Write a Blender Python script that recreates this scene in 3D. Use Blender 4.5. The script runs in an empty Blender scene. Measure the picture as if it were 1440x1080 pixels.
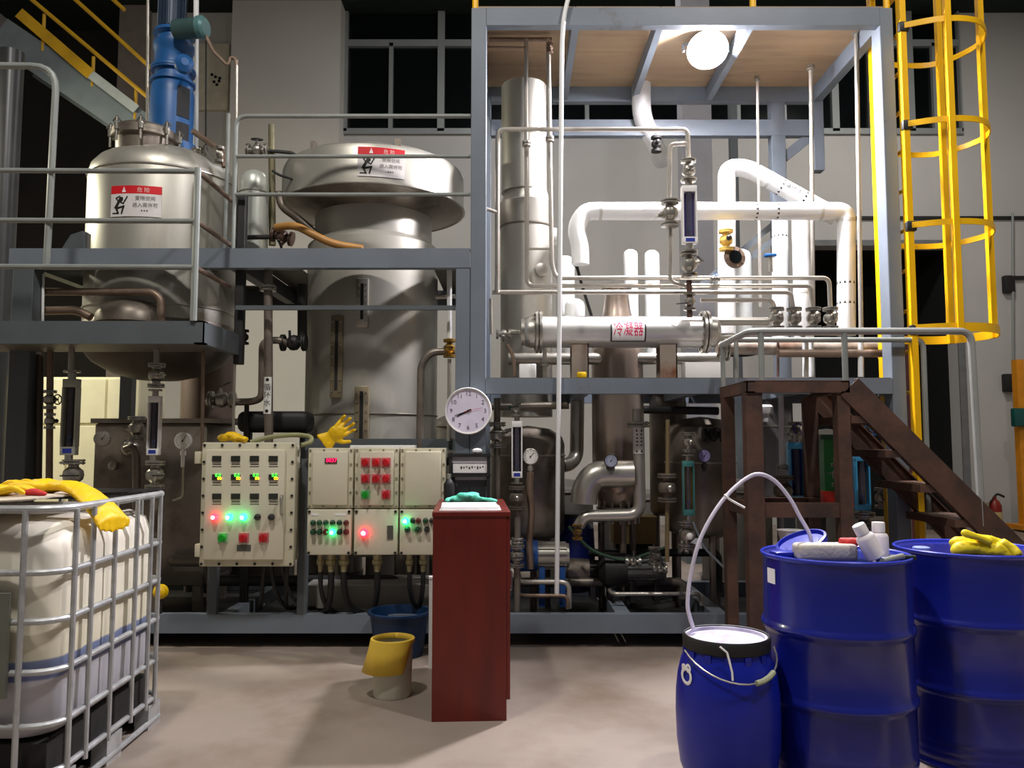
import bpy, bmesh, math, random
from mathutils import Vector as V, Matrix, Euler
random.seed(7)
SC = bpy.context.scene
COL = SC.collection
# ------------------------------------------------------------------ camera
F, CH, PITCH = 1123.0, 1.35, math.radians(4.3)      # focal length in pixels of 1440x1080, eye height, upward tilt
cam_data = bpy.data.cameras.new('camera')
cam_data.sensor_fit = 'HORIZONTAL'; cam_data.sensor_width = 36.0; cam_data.lens = F / 1440 * 36
cam_data.clip_start = 0.05; cam_data.clip_end = 100
cam = bpy.data.objects.new('camera', cam_data); COL.objects.link(cam)
cam.location = (0, 0, CH); cam.rotation_euler = (math.radians(90) + PITCH, 0, 0)
SC.camera = cam
# ------------------------------------------------------------------ world, unseen hall lamps and added fills, exposure
world = bpy.data.worlds.new('hall_ambient'); SC.world = world; world.use_nodes = True
bg = world.node_tree.nodes['Background']; bg.inputs[0].default_value = (1.0, 0.97, 0.93, 1); bg.inputs[1].default_value = 0.05
def unseen_lamp(name, loc, target, power, color, size=0.5):
    d = bpy.data.lights.new(name, 'AREA'); d.shape = 'DISK'; d.size = size; d.energy = power; d.color = color
    o = bpy.data.objects.new(name, d); COL.objects.link(o); o.location = loc
    o.rotation_euler = (V(target) - V(loc)).to_track_quat('-Z', 'Y').to_euler()
    return o
unseen_lamp('unseen_hall_lamp', (2.7, 1.7, 7.6), (2.2, 3.2, 0.0), 115, (1.0, 0.96, 0.95), 0.35)
unseen_lamp('unseen_hall_lamp', (-1.9, 1.4, 7.6), (-1.6, 3.6, 0.0), 140, (1.0, 0.95, 0.88), 0.45)
unseen_lamp('unseen_hall_lamp', (-6.4, 6.9, 4.3), (-4.9, 8.3, 0.8), 110, (1.0, 0.95, 0.72), 0.45)  # added fill out of view, brightens the pale cabinet at far left
unseen_lamp('unseen_hall_lamp', (5.8, 9.6, 7.9), (5.0, 12.0, 2.0), 80, (1.0, 0.97, 0.92), 0.45)  # added out of view to light the back wall on the right
unseen_lamp('unseen_hall_lamp', (0.2, 9.9, 7.9), (0.2, 12.0, 2.5), 40, (0.98, 0.97, 1.0), 0.45)  # added out of view to light the middle of the back wall
SC.view_settings.view_transform = 'Standard'; SC.view_settings.look = 'None'
SC.view_settings.gamma = 1.0; SC.view_settings.use_curve_mapping = False
SC.view_settings.exposure = 0.85
# ------------------------------------------------------------------ helpers
_c, _s = math.cos(PITCH), math.sin(PITCH)
def at(px, py, Y):
    """the point of the place at distance Y that lies behind a pixel"""
    u, v = (px - 720) / F, (540 - py) / F
    d = V((u, _c - v * _s, _s + v * _c))
    t = Y / d.y
    return V((d.x * t, Y, CH + d.z * t))
def mpp(px, py, Y):
    return (at(px + 1, py, Y) - at(px, py, Y)).length
def lin(h):
    h = h.lstrip('#')
    out = []
    for i in (0, 2, 4):
        c = int(h[i:i + 2], 16) / 255
        out.append(c / 12.92 if c <= 0.04045 else ((c + 0.055) / 1.055) ** 2.4)
    return tuple(out) + (1.0,)
MATS = {}
def mat(key, hexc, rough=0.5, metal=0.0, var=0.12, scale=6.0, bump=0.0, dirt=None, emit=0.0, alpha=1.0, trans=0.0, stretch=None, coat=0.0, spec=None):
    """procedural material: noise-varied colour, optional dirt patches of a second colour, fine relief"""
    if key in MATS: return MATS[key]
    m = bpy.data.materials.new(key); m.use_nodes = True
    nt = m.node_tree; N, L = nt.nodes, nt.links
    b = N['Principled BSDF']
    b.inputs['Roughness'].default_value = rough; b.inputs['Metallic'].default_value = metal
    if spec is not None: b.inputs['Specular IOR Level'].default_value = spec
    if coat: b.inputs['Coat Weight'].default_value = coat; b.inputs['Coat Roughness'].default_value = 0.08
    tc = N.new('ShaderNodeTexCoord'); mp = N.new('ShaderNodeMapping')
    L.new(tc.outputs['Object'], mp.inputs['Vector'])
    if stretch: mp.inputs['Scale'].default_value = stretch
    nz = N.new('ShaderNodeTexNoise'); nz.inputs['Scale'].default_value = scale; nz.inputs['Detail'].default_value = 5
    L.new(mp.outputs['Vector'], nz.inputs['Vector'])
    c = lin(hexc)
    mr = N.new('ShaderNodeMapRange'); mr.inputs['From Min'].default_value = 0.3; mr.inputs['From Max'].default_value = 0.7
    L.new(nz.outputs['Fac'], mr.inputs['Value'])
    mx = N.new('ShaderNodeMix'); mx.data_type = 'RGBA'
    mx.inputs['A'].default_value = tuple(max(0, x * (1 - var)) for x in c[:3]) + (1,)
    mx.inputs['B'].default_value = tuple(min(1, x * (1 + var)) for x in c[:3]) + (1,)
    L.new(mr.outputs['Result'], mx.inputs['Factor'])
    out = mx.outputs['Result']
    if dirt:
        dh, lo, hi, dsc = dirt
        n2 = N.new('ShaderNodeTexNoise'); n2.inputs['Scale'].default_value = dsc; n2.inputs['Detail'].default_value = 7; n2.inputs['Roughness'].default_value = 0.65
        L.new(mp.outputs['Vector'], n2.inputs['Vector'])
        r2 = N.new('ShaderNodeMapRange'); r2.inputs['From Min'].default_value = lo; r2.inputs['From Max'].default_value = hi
        L.new(n2.outputs['Fac'], r2.inputs['Value'])
        m2 = N.new('ShaderNodeMix'); m2.data_type = 'RGBA'
        L.new(r2.outputs['Result'], m2.inputs['Factor']); L.new(out, m2.inputs['A']); m2.inputs['B'].default_value = lin(dh)
        out = m2.outputs['Result']
    L.new(out, b.inputs['Base Color'])
    if bump:
        bn = N.new('ShaderNodeBump'); bn.inputs['Strength'].default_value = bump; bn.inputs['Distance'].default_value = 0.01
        n3 = N.new('ShaderNodeTexNoise'); n3.inputs['Scale'].default_value = scale * 6; n3.inputs['Detail'].default_value = 4
        L.new(mp.outputs['Vector'], n3.inputs['Vector']); L.new(n3.outputs['Fac'], bn.inputs['Height']); L.new(bn.outputs['Normal'], b.inputs['Normal'])
    if emit:
        L.new(out, b.inputs['Emission Color']); b.inputs['Emission Strength'].default_value = emit
    if trans:
        b.inputs['Transmission Weight'].default_value = trans; b.inputs['IOR'].default_value = 1.2
    if alpha < 1:
        b.inputs['Alpha'].default_value = alpha
    MATS[key] = m
    return m
def tag(o, label=None, cat=None, group=None, kind=None):
    if label: o['label'] = label
    if cat: o['category'] = cat
    if group: o['group'] = group
    if kind: o['kind'] = kind
    return o
def thing(name, label, cat, loc=(0, 0, 0), rot=(0, 0, 0), group=None, kind=None):
    o = bpy.data.objects.new(name, None); o.empty_display_size = 0.1; COL.objects.link(o)
    o.location = loc; o.rotation_euler = rot
    return tag(o, label, cat, group, kind)
def wloc(o):
    p = V((0, 0, 0))
    while o is not None:
        p = p + V(o.location); o = o.parent
    return p
class MB:
    def __init__(s): s.v = []; s.f = []
    def add(s, vs, fs, M=None):
        n = len(s.v)
        s.v += [tuple(M @ V(p)) if M is not None else tuple(p) for p in vs]
        s.f += [tuple(i + n for i in f) for f in fs]
        return s
    def bx(s, a, b, M=None):
        x0, y0, z0 = (min(a[i], b[i]) for i in range(3)); x1, y1, z1 = (max(a[i], b[i]) for i in range(3))
        return s.add([(x0,y0,z0),(x1,y0,z0),(x1,y1,z0),(x0,y1,z0),(x0,y0,z1),(x1,y0,z1),(x1,y1,z1),(x0,y1,z1)],
                     [(0,3,2,1),(4,5,6,7),(0,1,5,4),(1,2,6,5),(2,3,7,6),(3,0,4,7)], M)
    def rbx(s, a, b, r=0.01, seg=2, M=None):
        bm = bmesh.new(); bmesh.ops.create_cube(bm, size=1)
        d = [abs(b[i] - a[i]) for i in range(3)]; c = [(a[i] + b[i]) / 2 for i in range(3)]
        for v in bm.verts: v.co = V((v.co.x * d[0] + c[0], v.co.y * d[1] + c[1], v.co.z * d[2] + c[2]))
        bmesh.ops.bevel(bm, geom=bm.edges[:], offset=min(r, min(d) * 0.45), segments=seg, affect='EDGES', profile=0.5)
        bm.verts.index_update()
        s.add([v.co[:] for v in bm.verts], [[v.index for v in f.verts] for f in bm.faces], M); bm.free()
        return s
    def lathe(s, prof, o=(0, 0, 0), ax=(0, 0, 1), n=24, M=None, cap=True):
        """profile of (radius, height) turned about an axis through o"""
        q = V((0, 0, 1)).rotation_difference(V(ax).normalized()).to_matrix()
        vs, fs, o = [], [], V(o)
        rings = []
        for r, h in prof:
            if r < 1e-6:
                rings.append([len(vs)]); vs.append(q @ V((0, 0, h)) + o)
            else:
                ring = []
                for k in range(n):
                    a = 2 * math.pi * k / n
                    ring.append(len(vs)); vs.append(q @ V((r * math.cos(a), r * math.sin(a), h)) + o)
                rings.append(ring)
        for A, B in zip(rings, rings[1:]):
            if len(A) == 1 and len(B) == 1: continue
            for k in range(n):
                k2 = (k + 1) % n
                if len(A) == 1: fs.append((A[0], B[k2], B[k]))
                elif len(B) == 1: fs.append((A[k], A[k2], B[0]))
                else: fs.append((A[k], A[k2], B[k2], B[k]))
        for R in ((rings[0], rings[-1]) if cap else ()):
            if len(R) > 1: fs.append(tuple(R))
        return s.add(vs, fs, M)
    def cyl(s, a, b, r, r2=None, n=14, M=None):
        a, b = V(a), V(b); L = (b - a).length
        return s.lathe([(r, 0), (r if r2 is None else r2, L)], a, b - a, n, M)
    def sph(s, c, r, n=14, sc=(1, 1, 1), M=None):
        m = n // 2; prof = [(r * math.sin(math.pi * i / m), -r * math.cos(math.pi * i / m)) for i in range(m + 1)]
        t = MB(); t.lathe(prof, n=n)
        return s.add([(p[0] * sc[0] + c[0], p[1] * sc[1] + c[1], p[2] * sc[2] + c[2]) for p in t.v], t.f, M)
    def tube(s, pts, r, n=10, fil=0.0, seg=5, closed=False, M=None):
        pts = [V(p) for p in pts]
        if fil and len(pts) > 2:
            out = [pts[0]]
            for i in range(1, len(pts) - 1):
                p, a, b = pts[i], pts[i - 1], pts[i + 1]
                da, db = (a - p), (b - p); la, lb = da.length, db.length
                if la < 1e-6 or lb < 1e-6: continue
                f = min(fil, la * 0.49, lb * 0.49)
                A, B = p + da / la * f, p + db / lb * f
                for k in range(seg + 1):
                    t = k / seg
                    out.append(A * (1 - t) ** 2 + p * 2 * t * (1 - t) + B * t * t)
            out.append(pts[-1]); pts = out
        rad = r if callable(r) else (lambda t: r)
        m = len(pts); vs, fs = [], []
        def tang(i):
            if closed: return (pts[(i + 1) % m] - pts[i - 1]).normalized()
            return (pts[min(i + 1, m - 1)] - pts[max(i - 1, 0)]).normalized()
        t0 = tang(0); up = V((0, 0, 1)) if abs(t0.z) < 0.9 else V((1, 0, 0))
        nrm = (up - t0 * up.dot(t0)).normalized()
        for i in range(m):
            t = tang(i); nrm = (nrm - t * nrm.dot(t)).normalized(); bi = t.cross(nrm)
            rr = rad(i / max(1, m - 1))
            for k in range(n):
                a = 2 * math.pi * k / n
                vs.append(pts[i] + (nrm * math.cos(a) + bi * math.sin(a)) * rr)
        for i in range(m if closed else m - 1):
            j = (i + 1) % m
            for k in range(n):
                k2 = (k + 1) % n
                fs.append((i * n + k, i * n + k2, j * n + k2, j * n + k))
        if not closed:
            fs.append(tuple(range(n - 1, -1, -1))); fs.append(tuple((m - 1) * n + k for k in range(n)))
        return s.add(vs, fs, M)
    def torus(s, c, R, r, ax=(0, 0, 1), n=24, k=8, M=None):
        q = V((0, 0, 1)).rotation_difference(V(ax).normalized()).to_matrix()
        return s.tube([V(c) + q @ V((R * math.cos(2 * math.pi * i / n), R * math.sin(2 * math.pi * i / n), 0)) for i in range(n)], r, k, closed=True, M=M)
    def prism(s, poly, a, b, M=None):
        """polygon of (x, z) pushed from depth a to depth b along y"""
        n = len(poly)
        vs = [(p[0], a, p[1]) for p in poly] + [(p[0], b, p[1]) for p in poly]
        fs = [tuple(range(n)), tuple(range(2 * n - 1, n - 1, -1))] + [(i, i + n, (i + 1) % n + n, (i + 1) % n) for i in range(n)]
        return s.add(vs, fs, M)
    def beam(s, a, b, w, h, roll=0.0):
        """rectangular bar from a to b, w across, h tall"""
        a, b = V(a), V(b); d = (b - a).normalized(); L = (b - a).length
        up = V((0, 0, 1)) if abs(d.z) < 0.95 else V((0, 1, 0))
        x = d.cross(up).normalized(); z = x.cross(d)
        M = Matrix((x, d, z)).transposed().to_4x4(); M.translation = a
        return s.bx((-w / 2, 0, -h / 2), (w / 2, L, h / 2), M)
    def channel(s, a, b, w, h, t=0.008, side=1, up=(0, 0, 1)):
        """C section bar from a to b: web h tall, flanges w deep pointing to side"""
        a, b = V(a), V(b); d = (b - a).normalized(); L = (b - a).length
        u = V(up); u = (u - d * u.dot(d)).normalized(); x = d.cross(u).normalized() * side
        def slab(x0, x1, z0, z1):
            vs = [a + d * (L * l) + x * xx + u * zz for l in (0, 1) for xx, zz in ((x0, z0), (x1, z0), (x1, z1), (x0, z1))]
            s.add(vs, [(0,1,2,3),(7,6,5,4),(0,4,5,1),(1,5,6,2),(2,6,7,3),(3,7,4,0)])
        slab(0, t, -h / 2, h / 2); slab(t, w, h / 2 - t, h / 2); slab(t, w, -h / 2, -h / 2 + t)
        return s
    def build(s, name, m, parent=None, local=False, label=None, smooth=35, kind=None):
        vs = s.v
        if parent is not None: off = V((0, 0, 0)) if local else wloc(parent)
        else:
            xs = [p[0] for p in vs]; ys = [p[1] for p in vs]; zs = [p[2] for p in vs]
            off = V(((min(xs) + max(xs)) / 2, (min(ys) + max(ys)) / 2, min(zs)))
        me = bpy.data.meshes.new(name)
        me.from_pydata([(p[0] - off.x, p[1] - off.y, p[2] - off.z) for p in vs], [], s.f)
        bm = bmesh.new(); bm.from_mesh(me); bmesh.ops.recalc_face_normals(bm, faces=bm.faces[:]); bm.to_mesh(me); bm.free()
        if smooth:
            me.polygons.foreach_set('use_smooth', [True] * len(me.polygons)); me.set_sharp_from_angle(angle=math.radians(smooth))
        if m is not None: me.materials.append(m)
        o = bpy.data.objects.new(name, me); COL.objects.link(o)
        if parent is not None: o.parent = parent
        else: o.location = off
        if label: o['label'] = label
        if kind: o['kind'] = kind
        return o
def copy_tree(o, parent=None):
    c = o.copy(); COL.objects.link(c)
    if parent is not None: c.parent = parent
    for ch in list(o.children): copy_tree(ch, c)
    return c
_tx = {}
def text_mesh(txt, size):
    """flat lettering centred on the origin in the xz plane, as (verts, faces)"""
    if (txt, size) in _tx: return _tx[(txt, size)]
    cu = bpy.data.curves.new('lettering', 'FONT'); cu.body = txt; cu.size = size; cu.align_x = 'CENTER'; cu.align_y = 'CENTER'; cu.resolution_u = 2
    ob = bpy.data.objects.new('lettering', cu); COL.objects.link(ob)
    bpy.context.view_layer.update()
    me = bpy.data.meshes.new_from_object(ob.evaluated_get(bpy.context.evaluated_depsgraph_get()))
    r = ([(v.co.x, 0.0, v.co.y) for v in me.vertices], [tuple(p.vertices) for p in me.polygons])
    bpy.data.objects.remove(ob); bpy.data.meshes.remove(me); bpy.data.curves.remove(cu)
    _tx[(txt, size)] = r
    return r
def text_on(mb, txt, size, c, M=None):
    vs, fs = text_mesh(txt, size)
    mb.add([(v[0] + c[0], v[1] + c[1], v[2] + c[2]) for v in vs], fs, M)
    return mb
# ------------------------------------------------------------------ materials
STEEL = mat('painted_grey_steel', '#707983', 0.45, 0.0, 0.10, 3, 0.05, ('#54483f', 0.66, 0.78, 2.2))
STEEL2 = mat('painted_dark_grey_steel', '#565c60', 0.5, 0.0, 0.12, 3, 0.05, ('#5b4030', 0.66, 0.8, 2.6))
INOX = mat('stainless_steel', '#b9b5ab', 0.32, 0.75, 0.10, 4, 0.03)
INOXM = mat('satin_stainless_sheet', '#b3b0a6', 0.42, 0.6, 0.10, 2.5, 0.0, ('#8a8371', 0.55, 0.8, 2.0), stretch=(1, 1, 0.25))
INOXD = mat('weathered_shaded_stainless', '#847b70', 0.4, 0.6, 0.2, 4, 0.05, ('#4b423a', 0.5, 0.75, 3))
PIPEST = mat('stainless_pipe', '#bfb9ae', 0.33, 0.65, 0.10, 6, 0, ('#8a7a68', 0.6, 0.8, 4))
PIPEBR = mat('tarnished_pipe', '#8a7666', 0.42, 0.5, 0.2, 6, 0.05, ('#5a4436', 0.5, 0.75, 5))
WHITEP = mat('white_insulated_cladding', '#e4e5e4', 0.5, 0.05, 0.05, 3, 0.03, ('#b9b6a6', 0.62, 0.85, 2.5))
CHROME = mat('cast_valve_steel', '#a9a59c', 0.3, 0.85, 0.15, 12, 0.1)
BLACK = mat('black_rubber', '#161616', 0.6, 0, 0.2, 8, 0.05)
DARKM = mat('dark_cast_iron', '#2b2a29', 0.55, 0.3, 0.2, 8, 0.1)
RUST = mat('rusty_brown_primer', '#5a3f32', 0.7, 0.1, 0.25, 5, 0.25, ('#362b25', 0.45, 0.7, 4))
RAIL = mat('grey_handrail_paint', '#8d928e', 0.4, 0.1, 0.12, 5, 0.03, ('#7a6650', 0.66, 0.8, 4))
YELLOW = mat('yellow_gloss_paint', '#f0b800', 0.4, 0, 0.08, 4, 0.03, ('#8a5a10', 0.68, 0.8, 5))
WHITE = mat('white_plastic', '#eceae8', 0.4, 0, 0.03, 4)
PAPER = mat('white_paper', '#f4f2f2', 0.8, 0, 0.03, 8)
CREAM = mat('cream_enamel', '#cfc9b0', 0.42, 0, 0.04, 4, 0.02, ('#a39a80', 0.68, 0.9, 3))
CREAMD = mat('cream_enamel_door', '#d6d0b9', 0.4, 0, 0.03, 4)
BLUED = mat('blue_drum_paint', '#141f84', 0.26, 0, 0.10, 3, 0.02, ('#0d1458', 0.6, 0.85, 2), coat=0.5)
BLUEP = mat('blue_polythene', '#0b1fa0', 0.36, 0, 0.08, 3, 0.02)
BLUEM = mat('blue_motor_enamel', '#1a5590', 0.42, 0, 0.10, 4, 0.03, ('#123a5e', 0.6, 0.85, 4))
REDW = mat('red_mahogany_laminate', '#661a12', 0.35, 0, 0.18, 3, 0.0, ('#4c120c', 0.5, 0.8, 2), stretch=(3, 3, 0.6))
GALV = mat('galvanised_bar', '#b7b9ba', 0.42, 0.45, 0.15, 14, 0.05, ('#8b8c8e', 0.55, 0.8, 9))
GLOVE = mat('yellow_rubber', '#f2c400', 0.5, 0, 0.12, 10, 0.15, ('#b98a08', 0.6, 0.85, 7))
GLASSD = mat('dark_window_glass', '#0b0f10', 0.12, 0, 0.1, 2)
SIGNRED = mat('sign_red', '#cf1020', 0.5, 0, 0.03)
INK = mat('black_ink', '#15130f', 0.6, 0, 0.02)
INKG = mat('grey_ink', '#55504a', 0.6, 0, 0.02)
REDINK = mat('magenta_red_ink', '#e01060', 0.6, 0, 0.05)
DIAL = mat('gauge_dial_white', '#e4e2dc', 0.5, 0, 0.03)
SCREEN = mat('dark_display', '#2a2c28', 0.25, 0, 0.1)
TUBEG = mat('dark_sight_tube', '#3a3540', 0.15, 0.1, 0.2, 12)
# ------------------------------------------------------------------ the hall
FLOORM = mat('stained_concrete', '#93867b', 0.5, 0, 0.16, 1.2, 0.06, ('#6f5d4c', 0.45, 0.7, 0.9))
WALLM = mat('pale_grey_plaster', '#b9b6b2', 0.85, 0, 0.06, 0.6, 0.03, ('#a29f9a', 0.6, 0.85, 0.5))
WALLW = mat('white_plaster', '#c9c5be', 0.85, 0, 0.05, 0.6, 0.02)
WALLD = mat('unlit_bay_wall', '#2a2723', 0.9, 0, 0.15, 0.8)  # darkness of the unlit left bay painted into the wall colour
ROOFM = mat('dark_green_roof_sheet', '#10201a', 0.8, 0, 0.15, 1.0)
MULL = mat('grey_window_frame', '#8c908f', 0.5, 0.1, 0.05, 3)
YB = 13.5
zb, zt = at(720, 186, YB).z, at(720, 18, YB).z
def X(px, Y, py=400): return at(px, py, Y).x
def Z(py, Y, px=720): return at(px, py, Y).z
fl = MB().bx((-9, -2.5, -0.12), (9.5, 15.5, 0)).build('floor', FLOORM, smooth=0); tag(fl, kind='structure')
w = thing('wall_back', None, None, (0, YB, 0), kind='structure')
xl, xr, xd0, xd1, zd = X(160, YB), 9.5, X(1142, YB, 400), X(1347, YB, 500), Z(346, YB)
MB().bx((xl, YB, 0), (xd0, YB + 0.3, zb)).build('wall_panel', WALLM, w, smooth=0)
MB().bx((xd1, YB, 0), (xr, YB + 0.3, zb)).build('wall_panel', WALLM, w, smooth=0)
MB().bx((xd0, YB, zd), (xd1, YB + 0.3, zb)).build('wall_panel', WALLM, w, smooth=0)
MB().bx((X(1350, YB, 120), YB, zb), (xr, YB + 0.3, zt)).build('wall_panel', WALLM, w, smooth=0)
MB().bx((xl, YB, zb), (X(482, YB, 120), YB + 0.3, zt)).build('wall_panel', WALLM, w, smooth=0)
MB().bx((X(326, YB - 0.35, 100), YB - 0.4, 0), (X(479, YB - 0.35, 100), YB, zt)).build('pier', WALLW, w)
MB().bx((X(163, YB - 0.3, 100), YB - 0.25, 0), (X(200, YB - 0.3, 100), YB, zt)).build('pier', mat('brown_plaster', '#8a8078', 0.85), w)
MB().bx((X(1203, YB, 307), YB - 0.05, Z(309, YB)), (xr, YB, Z(305, YB))).build('conduit', BLACK, w)
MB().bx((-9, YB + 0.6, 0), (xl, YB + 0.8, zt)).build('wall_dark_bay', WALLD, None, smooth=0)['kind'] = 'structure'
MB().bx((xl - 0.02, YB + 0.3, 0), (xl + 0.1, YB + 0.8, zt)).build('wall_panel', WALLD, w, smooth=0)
d = thing('door_1', None, None, (xd0, YB, 0), kind='structure')
BLK = mat('night_black', '#060708', 0.9, 0, 0.1)
MB().bx((xd0, YB + 1.6, 0), (xd1, YB + 1.7, zd)).build('dark_yard_screen', BLK, d, smooth=0)  # black box added for the dark yard, keeps ambient light out
MB().bx((xd0 - 0.1, YB + 0.3, 0), (xd0, YB + 1.7, zd)).build('black_box_side', BLK, d, smooth=0)
MB().bx((xd1, YB + 0.3, 0), (xd1 + 0.1, YB + 1.7, zd)).build('black_box_side', BLK, d, smooth=0)
MB().bx((xd0 - 0.1, YB + 0.3, zd), (xd1 + 0.1, YB + 1.7, zd + 0.1)).build('black_box_side', BLK, d, smooth=0)
MB().bx((xd0 - 0.1, YB - 0.03, 0), (xd0, YB, zd + 0.1)).bx((xd1, YB - 0.03, 0), (xd1 + 0.12, YB, zd + 0.1)).bx((xd0, YB - 0.03, zd), (xd1, YB, zd + 0.1)).build('door_frame', mat('grey_door_frame', '#6f7070', 0.6), d)
# window band: one bay between each pair of thick mullions
bays = [(482, 618), (618, 756), (756, 894), (894, 1032), (1032, 1170), (1170, 1276), (1276, 1350)]
for i, (a, b) in enumerate(bays):
    x0, x1 = X(a, YB, 120), X(b, YB, 120); zm = Z(62, YB); xm = (x0 + x1) / 2
    o = thing('window_%d' % (i + 1), None, None, (x0, YB, zb), kind='structure')
    fr = MB()
    fr.bx((x0, YB - 0.06, zb), (x0 + 0.09, YB + 0.12, zt)).bx((x1 - 0.03, YB - 0.06, zb), (x1, YB + 0.12, zt))
    fr.bx((x0, YB - 0.06, zb - 0.05), (x1, YB + 0.12, zb + 0.05)).bx((x0, YB - 0.05, zm - 0.06), (x1, YB + 0.12, zm + 0.06))
    fr.bx((xm - 0.035, YB - 0.05, zb), (xm + 0.035, YB + 0.12, zm))
    fr.build('window_frame', MULL, o)
    for p0, p1, q0, q1 in ((x0 + 0.09, xm - 0.035, zb + 0.05, zm - 0.06), (xm + 0.035, x1 - 0.03, zb + 0.05, zm - 0.06), (x0 + 0.09, x1 - 0.03, zm + 0.06, zt)):
        MB().bx((p0, YB + 0.03, q0), (p1, YB + 0.05, q1)).build('pane', GLASSD, o, smooth=0)
ce = MB().bx((-9, 8.0, zt), (9.5, 15.5, zt + 0.2)).build('ceiling', ROOFM, smooth=0); tag(ce, kind='structure')
for nm, x0, x1 in (('wall_left', -9.2, -9.0), ('wall_right', 9.5, 9.7)):
    q = MB().bx((x0, -2.5, 0), (x1, 14.3, zt)).build(nm, WALLM, smooth=0); tag(q, kind='structure')
# building columns seen through the frame
o = thing('building_column', 'pale grey building column behind the overhead flow meter', 'column', (X(988, 9.2), 9.2, 0))
cm = mat('pale_column_paint', '#a9a9b0', 0.7, 0, 0.05)
MB().bx((X(962, 9.2, 300), 9.2, 0), (X(1003, 9.2, 300), 9.5, 7.6)).build('shaft', cm, o)
MB().bx((X(957, 9.2, 300), 9.15, 0), (X(1008, 9.2, 300), 9.55, 0.08)).build('base_plate', STEEL2, o)
o = thing('building_column', 'narrow dark steel column behind the arched white pipe', 'column', (X(1040, 8.6), 8.6, 0))
MB().bx((X(1032, 8.6), 8.6, 0), (X(1042, 8.6), 8.7, 6.2)).build('shaft', STEEL2, o)
MB().bx((X(1028, 8.6), 8.57, 0), (X(1046, 8.6), 8.73, 0.05)).build('base_plate', STEEL2, o)
o = thing('building_column', 'round dark grey column at the left edge beside the stair', 'column', (X(12, 7.6, 200), 7.6, 0))
MB().lathe([(0.115, 0), (0.115, 5.2)], (X(10, 7.6, 200), 7.6, 0), n=20).build('shaft', mat('dark_column', '#4d4e4f', 0.35, 0.3), o)
MB().lathe([(0.2, 0), (0.2, 0.03)], (X(10, 7.6, 200), 7.6, 0), n=20).build('base_plate', STEEL2, o)
# ------------------------------------------------------------------ right two-storey frame
Y0, YR = 5.4, 6.65
XA, XB = -0.178, 2.58
zt0, zt1, zm0, zm1, zg0, zg1 = 4.28, 4.41, 1.69, 1.795, 0.10, 0.222
fr = thing('platform_frame', 'grey steel two-storey frame carrying the white pipework and condenser', 'steel frame', (1.2, 6.0, 0))
def post(x0, x1, y0, y1, z0, z1, parent=None, m=STEEL):
    return MB().rbx((x0, y0, z0), (x1, y1, z1), 0.004, 1).build('post', m, parent or fr)
post(-0.285, XA, Y0, Y0 + 0.11, 0, zt1); post(XB, XB + 0.095, Y0, Y0 + 0.135, 0, zt1)
post(-0.27, -0.18, YR, YR + 0.1, 0, zt1); post(2.22, 2.34, YR, YR + 0.1, 0, zt1); post(XB, XB + 0.09, YR, YR + 0.1, zt0 - 0.6, zt1)
for (a, b, y, z0, z1) in ((XA, XB, Y0 - 0.004, zt0, zt1), (XA, XB, YR - 0.004, zt0, zt1), (XA, XB, YR - 0.004, 3.98, 4.12), (XA, XB, Y0 - 0.004, zm0, zm1), (XA, XB, YR - 0.004, zm0, zm1), (XA, XB, Y0 - 0.004, zg0, zg1), (XA, XB, YR - 0.004, zg0, zg1)):
    h = z1 - z0
    b_ = MB(); b_.channel((a, y, (z0 + z1) / 2), (b, y, (z0 + z1) / 2), 0.07, h, 0.008, -1)
    b_.build('beam', STEEL, fr)
for x in (-0.24, XB + 0.04):
    for z0, z1 in ((zt0, zt1), (zm0, zm1), (zg0, zg1)):
        MB().bx((x - 0.035, Y0 + 0.11, z0), (x + 0.035, YR, z1)).build('side_beam', STEEL, fr)
for x in (0.45, 1.05, 1.69):
    MB().bx((x - 0.025, Y0 + 0.08, zt0 + 0.01), (x + 0.025, YR, zt1 - 0.01)).build('cross_beam', STEEL, fr)
for x in (0.5, 1.25, 1.95):
    MB().bx((x - 0.03, Y0 + 0.08, zm0), (x + 0.03, YR, zm1 - 0.012)).build('cross_beam', STEEL, fr)
for x in (0.75, 1.4, 2.1):
    MB().bx((x - 0.05, Y0 + 0.08, zg0), (x + 0.05, YR, zg1 - 0.01)).build('skid_cross_beam', STEEL, fr)
# braces and corner gussets
MB().beam((2.27, YR + 0.05, 3.75), (2.6, YR + 0.05, 4.02), 0.06, 0.08).build('brace', STEEL, fr)
TAN = mat('tan_deck_board', '#9c8468', 0.7, 0, 0.12, 2.5, 0.05, ('#75604a', 0.52, 0.8, 2.0), stretch=(0.5, 3, 1))
xs = [-0.24, 0.45, 1.05, 1.69, 2.62]
for a, b in zip(xs, xs[1:]):
    for k in range(2):
        ya, yb = (Y0 + 0.02 + k * 0.62, Y0 + 0.02 + k * 0.62 + 0.615)
        MB().bx((a + 0.003, ya, zt1), (b - 0.003, yb, zt1 + 0.02)).build('deck_board', TAN, fr)
PLATE = mat('chequer_plate', '#6a665f', 0.5, 0.4, 0.15, 20, 0.3)
for a, b in ((XA, 0.46), (0.48, 1.12), (1.14, 1.86), (1.88, XB)):
    MB().bx((a, Y0 + 0.02, zm1), (b, 5.62, zm1 + 0.006)).build('floor_plate', PLATE, fr)
for a, b in ((0.36, 0.52), (1.1, 1.45), (1.47, 1.8), (2.0, XB)):
    MB().bx((a, 5.64, zm1), (b, YR, zm1 + 0.006)).build('floor_plate', PLATE, fr)
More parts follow.
